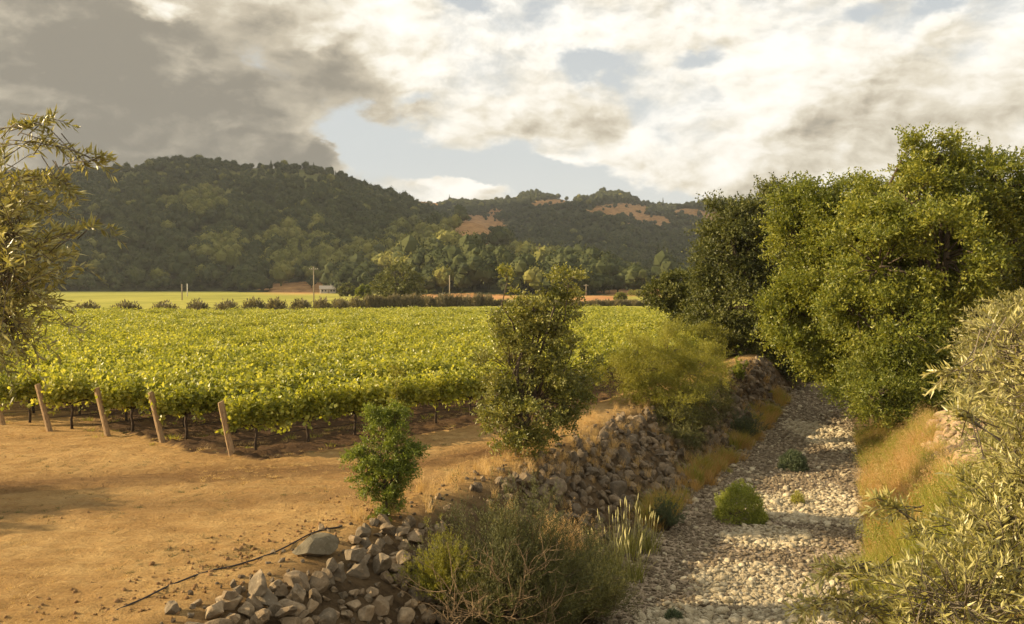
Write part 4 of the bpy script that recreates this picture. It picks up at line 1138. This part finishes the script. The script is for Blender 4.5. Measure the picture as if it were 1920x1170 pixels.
# dome bushes in the creek
def dome(label, px, py, wpx, hpx, m_, n, L, nm='round_bush'):
    x, y = at(px, py, BED); r = wpx / 2 * y / FPX; h = hpx * y / FPX; z = float(hz(x, y))
    root = obj(nm, None, loc=(x, y, z), label=label, cat='bush')
    d = rdir(n); d[:, 2] = np.abs(d[:, 2]); lump = 1 + .10 * np.sin(d[:, 0] * 8 + 1) * np.sin(d[:, 1] * 7) + 0.06 * np.sin(d[:, 2] * 15)
    P = d * (rng.uniform(.55, 1, n) ** .5 * lump)[:, None] * [r, r, h]; D = unit(d + rdir(n) * .6 + [0, 0, .3])
    V_, T_ = sprays(P - D * L * 2, D, L * 3.0, 7, L, L * 0.45, droop=0, spread=.9, jit=.006); obj('foliage', mesh('bush_foliage', V_, T_, m_), root)
    b = MB()
    for _ in range(24):
        e = rdir(1)[0]; e[2] = abs(e[2]); b.tube([(0, 0, -.03), e * .4 * [r, r, h], e * .85 * [r, r, h]], [.012, .008, .004], 3)
    obj('stems', b.me('bush_stems', M['bark']), root, kind='stuff')
dome('largest round green bush on the creek stones', 1391, 978, 98, 66, M['herb'], 2600, 0.05)
dome('smaller dark green bush farther up the creek bed', 1490, 882, 54, 34, M['greyherb'], 1500, 0.055)
dome('tiny yellow green weed at the right foot of the largest creek bush', 1424, 986, 34, 22, M['herb'], 320, 0.045, 'weed')
dome('pale yellow weed on the white cobbles between the two creek bushes', 1500, 944, 26, 22, M['bankgrass'], 200, 0.045, 'weed')
dome('small grey green weed at the bottom edge of the creek bed', 1266, 1172, 34, 18, M['greyherb'], 260, 0.04, 'weed')
# blue grey clumps on the bank foot
x, y = at(1252, 985, -2.0); shrub('grey_clump', 'blue grey soft clump between reeds and orange grass', (x, y, float(hz(x, y))), 0.55, 1.0, 150, M['greyherb'], (0.05, 0.012), 14, stem_r=.005, hl=.2)
x, y = at(1400, 822, -2.0); shrub('grey_clump', 'grey green clump farther along the orange grass strip', (x, y, float(hz(x, y))), 0.9, 1.3, 150, M['greyherb'], (0.07, 0.018), 12, stem_r=.005, hl=.2)
x, y = at(1388, 775, -1.9); shrub('leafy_plant', 'slim bright green plant rising above the orange grass', (x, y, float(hz(x, y))), 0.45, 1.7, 40, M['herb'], (0.12, 0.05), 9, stem_r=.007, hl=.3)

# broom bush in the foreground with bare twigs
bx0, by0 = 0.0, 16.5
bz0 = float(hz(bx0, by0))
br = shrub('broom_bush', 'big dark fine twigged bush spilling over the near bank with bare twigs low down', (bx0, by0, bz0 - .1), 1.75, 2.8, 1500, M['broom'], (0.065, 0.011), 13, sqy=.72, stem_r=.008, hl=.55)
x1, y1 = 1.55, 18.6
shrub('broom_bush', 'grey brown fine bush trailing right of the big dark bush', (x1, y1, float(hz(x1, y1)) - .1), 1.3, 1.75, 900, M['broom'], (0.055, 0.010), 12, stem_r=.006, hl=.3)
shrub('sprig_bush', 'yellow green sprig bush at the left foot of the big dark bush', (-1.35, 16.6, float(hz(-1.35, 16.6)) - .05), 0.85, 1.35, 420, M['willow'], (0.045, 0.011), 12, stem_r=.006, hl=.35)
shrub('dry_shrub', 'dry pinkish brown seeding plant behind the dark broom bush', (1.1, 20.6, float(hz(1.1, 20.6)) - .05), 0.95, 1.25, 420, M['straw'], (0.03, 0.009), 10, stem_r=.005, hl=.4, wood='deadwood')
b = MB()
for (qx, qy, qd, nq) in [(850, 1165, 15.3, 18), (900, 1150, 15.2, 22), (960, 1140, 15.3, 18), (1030, 1165, 15.5, 14), (840, 1110, 15.6, 8), (930, 1080, 15.5, 12), (1000, 1075, 15.6, 12)]:
    o0 = wpt(qx, qy, qd) - np.array([bx0, by0, bz0 - .1])
    for i in range(nq):
        a = rng.normal(0.55 * PI, 0.75) if qx < 950 else rng.normal(0.35 * PI, 0.6); L_ = rng.uniform(.35, 1.05)
        e = np.array([math.cos(a) * L_, rng.uniform(-.3, .35), math.sin(a) * L_ * rng.uniform(.4, .9)])
        s = np.linspace(0, 1, 6)[:, None]; p = e * s; p[:, 2] += .12 * L_ * np.sin(s[:, 0] * PI) * rng.choice([-1, 1]); p[1:] += np.cumsum(rng.normal(0, .025, (5, 3)), 0)
        p += o0 + rng.normal(0, .10, 3); b.tube(p, np.linspace(.009, .003, 6), 4)
        for _ in range(3):
            q = p[int(rng.integers(2, 6))]; f_ = unit(e + rdir(1)[0] * .8); b.tube([q, q + f_ * .1, q + f_ * .2 + [0, 0, .03]], [.005, .003, .002], 3)
obj('bare_twigs', b.me('bare_twigs', M['deadwood']), br, kind='stuff')

# feathery willow shrub on the bank
x, y = 9.3, 39.0; z = float(hz(x, y))
def wl(px, py, r, dd, ry=None): return (px, py, r, dd, ry or r)
tree('willow_shrub', 'feathery yellow green willow shrub on top of the stone bank right of the oak', (7.9, 37.5, -.2), lob([wl(1200, 690, 52, -1), wl(1250, 665, 50, 0), wl(1290, 700, 48, 0), wl(1160, 710, 36, -1), wl(1270, 750, 46, -1.5), wl(1330, 690, 42, 3), wl(1225, 740, 40, -1)], 37),
     210, M['willow'], (0.085, 0.02), 26, 16, 0.35, trunk=0.07, slen=0.6, cat='shrub', up=0.6, shell=.2, trunkname='stems')
tree('willow_shrub', 'darker lower shrub hanging over the stones below the willow shrub', (8.8, 36.5, -.9), lob([wl(1260, 790, 42, -1), wl(1310, 770, 40, 0), wl(1280, 820, 26, -2), wl(1350, 745, 30, 4)], 36),
     90, M['broom'], (0.08, 0.022), 24, 14, 0.3, trunk=0.05, slen=0.45, cat='shrub', up=0.3, shell=.2, trunkname='stems')
# rest of shrubs along the field edge
tree('field_shrub', 'yellow green shrubs at the field edge left of the dark trees', (17, 58, 0), lob([wl(1320, 640, 40, 0), wl(1370, 655, 40, 2), wl(1270, 630, 30, 0)], 58), 110, M['willow'], (0.13, 0.035), 18, 12, 0.5, trunk=0.08, slen=.7, cat='shrub', up=.5, shell=.2, trunkname='stems')

# ------------------------------------------------------------------ the two young trees on the bank
ox, oy = (970 - 960) / FPX * 25.6, 25.6
tree('bank_oak', 'young dark green oak with spiky top standing on the bank crest', (ox, oy, float(hz(ox, oy))),
     lob([(1000, 760, 88, 0), (955, 790, 62, -.3), (1062, 690, 55, 0, 62), (960, 690, 62, 0, 60), (1010, 640, 62, .2, 55), (965, 610, 40, 0, 42), (1040, 590, 45, .2, 42), (951, 530, 13, 0, 30), (1066, 530, 20, 0, 36), (1035, 530, 20, .2, 34),
          (1000, 575, 34, 0, 34), (1075, 570, 20, 0, 20), (985, 830, 38, -.2, 26), (1070, 755, 36, .1), (925, 740, 34, 0)], 25.6),
     360, M['oak'], (0.085, 0.055), 13, 9, 0.24, trunk=0.085, slen=0.30, shell=.35, up=.3)
sx0, sy0 = (722 - 960) / FPX * 18.8, 18.8
tree('sapling', 'small bright green sapling beside the stone heap', (sx0, sy0, float(hz(sx0, sy0))),
     lob([(722, 900, 42, 0, 34), (700, 850, 36, 0, 30), (745, 850, 34, 0, 36), (712, 800, 36, 0, 28), (745, 900, 26, 0, 26), (695, 905, 30, 0, 22), (725, 945, 28, 0, 22), (740, 790, 26, 0, 30), (765, 880, 20, 0, 20), (672, 855, 22, 0, 18), (768, 850, 20, 0, 20), (680, 890, 22, 0, 16), (705, 765, 12, 0, 14), (716, 975, 16, 0, 14)], 18.8),
     210, M['sapling'], (0.06, 0.028), 14, 9, 0.13, trunk=0.03, slen=0.17, shell=.25, up=.2)
# thin russet leader rising behind the sapling
x, y = (742 - 960) / FPX * 19.3, 19.3
tree('sapling', 'thin reddish leafy shoot rising behind the small sapling', (x, y, float(hz(x, y))), lob([(742, 745, 9, 0, 26), (744, 700, 6, 0, 18), (738, 790, 10, 0, 20)], 19.3), 26, M['willow'], (0.06, 0.03), 9, 6, .07, trunk=.02, slen=.12, shell=.1, up=.5)

# ------------------------------------------------------------------ the big trees on the right
def base_at(px, d, z=None):
    x = (px - 960) / FPX * d; return (x, d, float(hz(x, d)) if z is None else z)
T1 = [(1740, 335, 68, 0, 60), (1700, 400, 95, 0, 80), (1810, 370, 80, 1), (1880, 350, 60, 0, 62), (1760, 480, 110, -1), (1650, 500, 85, -1), (1860, 470, 90, 1), (1690, 600, 85, -1.5), (1790, 600, 80, 0), (1690, 300, 28, 0), (1950, 420, 100, 1), (1610, 590, 60, -1), (1765, 300, 30, 0)]
tree('tall_tree', 'tallest bushy green tree at the right with rounded crown against the clouds', base_at(1760, 39), lob(T1, 39), 240, M['ash'], (0.16, 0.085), 46, 13, 0.62, trunk=.28, slen=1.05, shell=.5, up=.3)
T2 = [(1560, 440, 62, 0, 60), (1500, 450, 50, 0), (1530, 390, 34, 0, 40), (1490, 390, 32, 1, 34), (1600, 400, 50, 0), (1540, 540, 70, -1), (1480, 600, 44, -1), (1560, 640, 62, -2, 50), (1620, 680, 56, -2, 44), (1500, 660, 30, -2, 30), (1570, 360, 26, 0), (1640, 400, 50, 1)]
tree('leaning_tree', 'bright green tree hanging over the creek in front of the dark trees', base_at(1660, 44, -.2), lob(T2, 45), 205, M['ash'], (0.16, 0.085), 44, 13, 0.62, trunk=.24, slen=1.05, shell=.5, up=.3)
T3 = [(1400, 430, 62, 0, 50), (1360, 480, 55, 0), (1440, 480, 60, 0), (1390, 560, 72, 0), (1450, 600, 60, 0), (1340, 590, 42, 0), (1400, 650, 50, -1, 36), (1430, 400, 36, 0, 36), (1480, 380, 34, 2, 34), (1350, 420, 36, 0, 30), (1440, 680, 44, 0, 34)]
tree('dark_tree', 'dark olive green broad tree behind the creek left of the bright trees', base_at(1430, 60, .3), lob(T3, 61), 200, M['darkleaf'], (0.20, 0.105), 36, 13, 0.8, trunk=.35, slen=1.3, shell=.5, up=.3)
T4 = [(1270, 545, 36, 0, 30), (1240, 550, 24, 0, 20), (1300, 560, 36, 0, 34), (1290, 600, 26, 0, 22), (1330, 545, 36, 0, 36)]
tree('dark_tree', 'low dark spreading tree reaching left over the end of the field', base_at(1310, 72, .0), lob(T4, 72), 130, M['darkleaf'], (0.20, 0.11), 22, 12, 0.6, trunk=.2, slen=.8, shell=.4)
T5 = [(1925, 400, 90, 0), (2020, 430, 120, 0), (1900, 520, 110, 0), (2040, 560, 140, 0), (1830, 620, 90, -2), (1930, 650, 80, -4)]
tree('dark_tree', 'dark green tree cut off by the right border behind the tallest tree', base_at(1960, 44, 0), lob(T5, 46), 330, M['darkleaf'], (0.20, 0.10), 22, 12, 0.8, trunk=.35, slen=.9, shell=.5)
T6 = [(1650, 480, 100, 0), (1560, 520, 90, 0), (1760, 480, 120, 0), (1600, 620, 100, 0), (1720, 640, 100, 0), (1500, 640, 60, 2), (1480, 560, 70, 4), (1520, 700, 60, 6, 30)]
tree('dark_tree', 'shaded dark tree filling the gap behind the bright trees over the creek', base_at(1640, 66, 0), lob(T6, 68), 300, M['darkleaf'], (0.28, 0.15), 22, 12, 1.0, trunk=.4, slen=1.0, shell=.4)
T7 = [(1440, 700, 44, 0, 30), (1480, 720, 36, 0, 26), (1400, 690, 36, 2, 26), (1530, 700, 30, 6, 22)]
tree('undergrowth_bush', 'dark undergrowth bush at the shaded bend of the creek', base_at(1450, 66, -.3), lob(T7, 66), 110, M['darkleaf'], (0.20, 0.10), 22, 12, 0.5, trunk=.1, slen=.7, shell=.3, cat='bush')
B1 = [(1680, 700, 70, 0, 46), (1640, 740, 50, -1, 30), (1740, 720, 66, 0, 50), (1790, 740, 50, 0, 44), (1720, 760, 60, -1, 24), (1600, 730, 36, 0, 28), (1780, 690, 40, 0)]
tree('low_tree', 'low spreading light green bush tree at the top of the right bank', base_at(1720, 36, 0), lob(B1, 37), 220, M['ash'], (0.14, 0.05), 22, 14, 0.42, trunk=.12, slen=.85, shell=.35, cat='bush', up=.25)
G1 = [(1880, 640, 70, 0, 60), (1850, 720, 50, 0), (1910, 740, 70, 0, 66), (1830, 640, 36, 0, 40), (1900, 590, 40, 0, 40)]


# ------------------------------------------------------------------ olive trees close to the camera
def olive(label, base, lobes, ntw, trunk=0.14, per=18, extra=None, dr=0.25, inner=0.3):
    base = np.array(base, float); lobes = np.array(lobes, float); root = obj('olive_tree', None, loc=base, label=label, cat='tree')
    wgt = lobes[:, 3] * lobes[:, 5] ; wgt = wgt / wgt.sum(); k = rng.choice(len(lobes), ntw, p=wgt); l = lobes[k]
    d = rdir(ntw); P = l[:, :3] + d * (rng.uniform(inner, 1, ntw) ** .6)[:, None] * l[:, 3:]; D = unit(d * .9 + rdir(ntw) * .55 + [0, 0, .25]); Ln = rng.uniform(.18, .45, ntw)
    if extra is not None: P = np.vstack([P, extra[0]]); D = np.vstack([D, extra[1]]); Ln = np.concatenate([Ln, extra[2]])
    V_, T_ = sprays(P, D, Ln, per, 0.078, 0.018, droop=dr, spread=.75, jit=.004)
    w = MB(); mid = base + [0, 0, (lobes[:, 2].min() - base[2]) * .75]; w.tube([base - [0, 0, .2], (base + mid) / 2 + [.05, .03, 0], mid], [trunk, trunk * .85, trunk * .75], 8)
    for q in lobes:
        m_ = (mid + q[:3]) / 2 + [0, 0, .15]; w.tube([mid, m_, q[:3]], [trunk * .55, trunk * .35, trunk * .12], 5)
    for i in rng.permutation(len(P))[:1400]:
        e = P[i] + D[i] * Ln[i] * 1.0 - [0, 0, dr * Ln[i]]; m_ = P[i] + D[i] * Ln[i] * .5 - [0, 0, dr * Ln[i] * .25]
        w.tube([P[i] - D[i] * .2, P[i], m_, e], [.005, .004, .003, .0015], 3)
    w.V = [v - base for v in w.V]
    obj('trunk', w.me('olive_wood', M['olivebark'], True), root); obj('crown', mesh('olive_crown', V_ - base, T_, M['olive']), root)
    return root
def line_twigs(pts, n, d0, L=.3):
    P = []; D = []
    pts = [wpt(a, b_, d0) for a, b_ in pts]; s = np.linspace(0, 1, n)
    for q in s:
        i = min(int(q * (len(pts) - 1)), len(pts) - 2); f_ = q * (len(pts) - 1) - i
        t_ = unit(pts[i + 1] - pts[i]); P.append(pts[i] * (1 - f_) + pts[i + 1] * f_); D.append(unit(t_ + rdir(1)[0] * .7))
    return np.array(P), np.array(D), rng.uniform(L * .5, L, n)
ex = [line_twigs([(20, 270), (90, 265), (150, 290), (185, 300)], 15, 6.4, .22), line_twigs([(10, 240), (50, 235), (95, 222)], 9, 6.4, .18), line_twigs([(60, 450), (120, 440), (200, 422)], 10, 6.3, .2), line_twigs([(30, 330), (90, 330), (130, 345)], 11, 6.4, .2)]
ex = [np.concatenate([e[i] for e in ex]) for i in range(3)]
olive('silvery olive tree cut off by the left border of the picture', (-6.1, 7.2, 0),
      lob([(-30, 360, 90, 0, 70), (-50, 470, 120, 0, 100), (10, 430, 66, -.2, 70), (-40, 570, 105, 0, 80), (0, 520, 66, -.3, 60), (10, 600, 40, 0, 50), (-170, 470, 170, .8, 150)], 6.5), 800, extra=ex, inner=.15)
ex = [line_twigs([(1860, 640), (1800, 690), (1782, 700)], 8, 6.0, .22), line_twigs([(1830, 800), (1815, 770)], 8, 5.5, .2), line_twigs([(1700, 1080), (1600, 1060), (1560, 1070)], 22, 6.3, .25),
      line_twigs([(1750, 1000), (1690, 960), (1660, 940)], 16, 6.3, .22), line_twigs([(1640, 1140), (1560, 1120), (1510, 1140)], 20, 6.3, .25)]
ex = [np.concatenate([e[i] for e in ex]) for i in range(3)]
olive('silvery olive tree filling the lower right corner', (6.9, 6.9, 0),
      lob([(1970, 720, 90, .3, 130), (1950, 900, 85, 0, 100), (1890, 1060, 95, -.3, 75), (1740, 1150, 95, -.2, 42), (1620, 1190, 66, 0, 30), (1960, 1000, 160, 0, 150), (1780, 1130, 130, -.6, 80), (1900, 650, 50, .5, 60), (1870, 960, 45, 0, 45), (1500 + 580, 850, 200, .4, 200)], 6.4), 1350, extra=ex, inner=.15)
olive('paler grey olive tree behind the right corner olive', (9.7, 15.5, 0), lob([(1880, 640, 70, 0, 66), (1850, 720, 56, 0, 60), (1930, 700, 90, 0, 100), (1900, 590, 40, 0, 36), (1960, 620, 80, 0), (1850, 810, 40, 0, 40)], 15.5), 1500, per=18, trunk=.12)
# tree outside the frame whose shade falls over the yard
tree('yard_tree', 'broad tree left of the frame shading the dirt yard', (-30.5, 19.0, 0), [(-30.5, 19.0, 6.0, 2.6, 2.3, 1.6), (-28.9, 17.6, 5.4, 1.9, 1.6, 1.2), (-32, 17.0, 5.2, 2.5, 1.6, 1.5), (-29.6, 19.8, 4.9, 1.6, 1.0, 1.1)], 130, M['darkleaf'], (0.24, 0.14), 26, 12, .7, trunk=.25, slen=.8, shell=.2)

# ------------------------------------------------------------------ irrigation hose on the dirt
hpz = [(210, 1158), (260, 1138), (310, 1112), (360, 1092), (400, 1079), (435, 1071), (470, 1062), (505, 1048), (540, 1030), (575, 1012), (605, 1001), (636, 997)]
p = []
for i, (px, py) in enumerate(hpz):
    d = CAMZ * FPX / (py - HOR); x = (px - 960) / FPX * d
    p.append((x, d, float(hz(x, d)) + (0.05 if i not in (4, 5) else 0.015)))
p = np.array(p); s_ = np.linspace(0, len(p) - 1, 60); pp = np.stack([np.interp(s_, np.arange(len(p)), p[:, c]) for c in range(3)], -1)
pp[:, 2] = [float(hz(a, b_)) + .03 for a, b_ in pp[:, :2]]
pp[:, 1] += 0.03 * np.sin(s_ * 2.3)
b = MB(); b.tube(pp, .017, 6); obj('irrigation_hose', b.me('irrigation_hose', M['hose'], True), label='long thin black irrigation hose lying across the dirt', cat='hose')

# ------------------------------------------------------------------ unseen cloud bank added left of the picture, shaped to shade the hills
m, t = mat('cloud'); dfn = t.node('ShaderNodeBsdfDiffuse'); dfn.inputs[0].default_value = (0.85, 0.84, 0.8, 1); finish(t, dfn.outputs[0])
CH = 1500.0; SH_ = CH / math.tan(SUN_EL)
b = MB()
def puff(X0, X1, Y0, Y1, n):
    for _ in range(n):
        x = rng.uniform(X0, X1); y = rng.uniform(Y0, Y1); r = rng.uniform(110, 210)
        V_, T_ = ICO[3]; w_ = 1 + 0.16 * np.sin(V_[:, 0] * 5 + x) * np.sin(V_[:, 1] * 6 + y) + .08 * np.sin(V_[:, 2] * 11 + V_[:, 0] * 9)
        b.add(V_ * w_[:, None] * r * [1.3, 1, .55] + [x - SH_, y - SH_ * math.tan(R(2)) * -1 * -1 * 0 + SH_ * math.cos(SUN_AZ) / abs(math.sin(SUN_AZ)), CH + rng.uniform(-40, 60)], T_)
puff(-1300, 1500, 1130, 2250, 130)
puff(-1400, -60, 760, 1130, 46)
obj('clouds', b.me('shade_cloud_bank', m, True), kind='stuff', label='unseen cloud bank added left of the picture to shade the hills')

# ------------------------------------------------------------------ air
m = bpy.data.materials.new('haze'); m.use_nodes = True; t = NT(m.node_tree)
pv = t.node('ShaderNodeVolumePrincipled'); pv.inputs['Density'].default_value = 0.00007; pv.inputs['Color'].default_value = (0.93, 0.95, 0.97, 1); pv.inputs['Anisotropy'].default_value = 0.2
o = t.node('ShaderNodeOutputMaterial'); t.l.new(pv.outputs[0], o.inputs['Volume'])
b = MB(); b.box((0, 1850, 178), (7400, 4900, 363)); obj('haze', b.me('haze', m), kind='stuff', label='thin pale haze in the valley air')
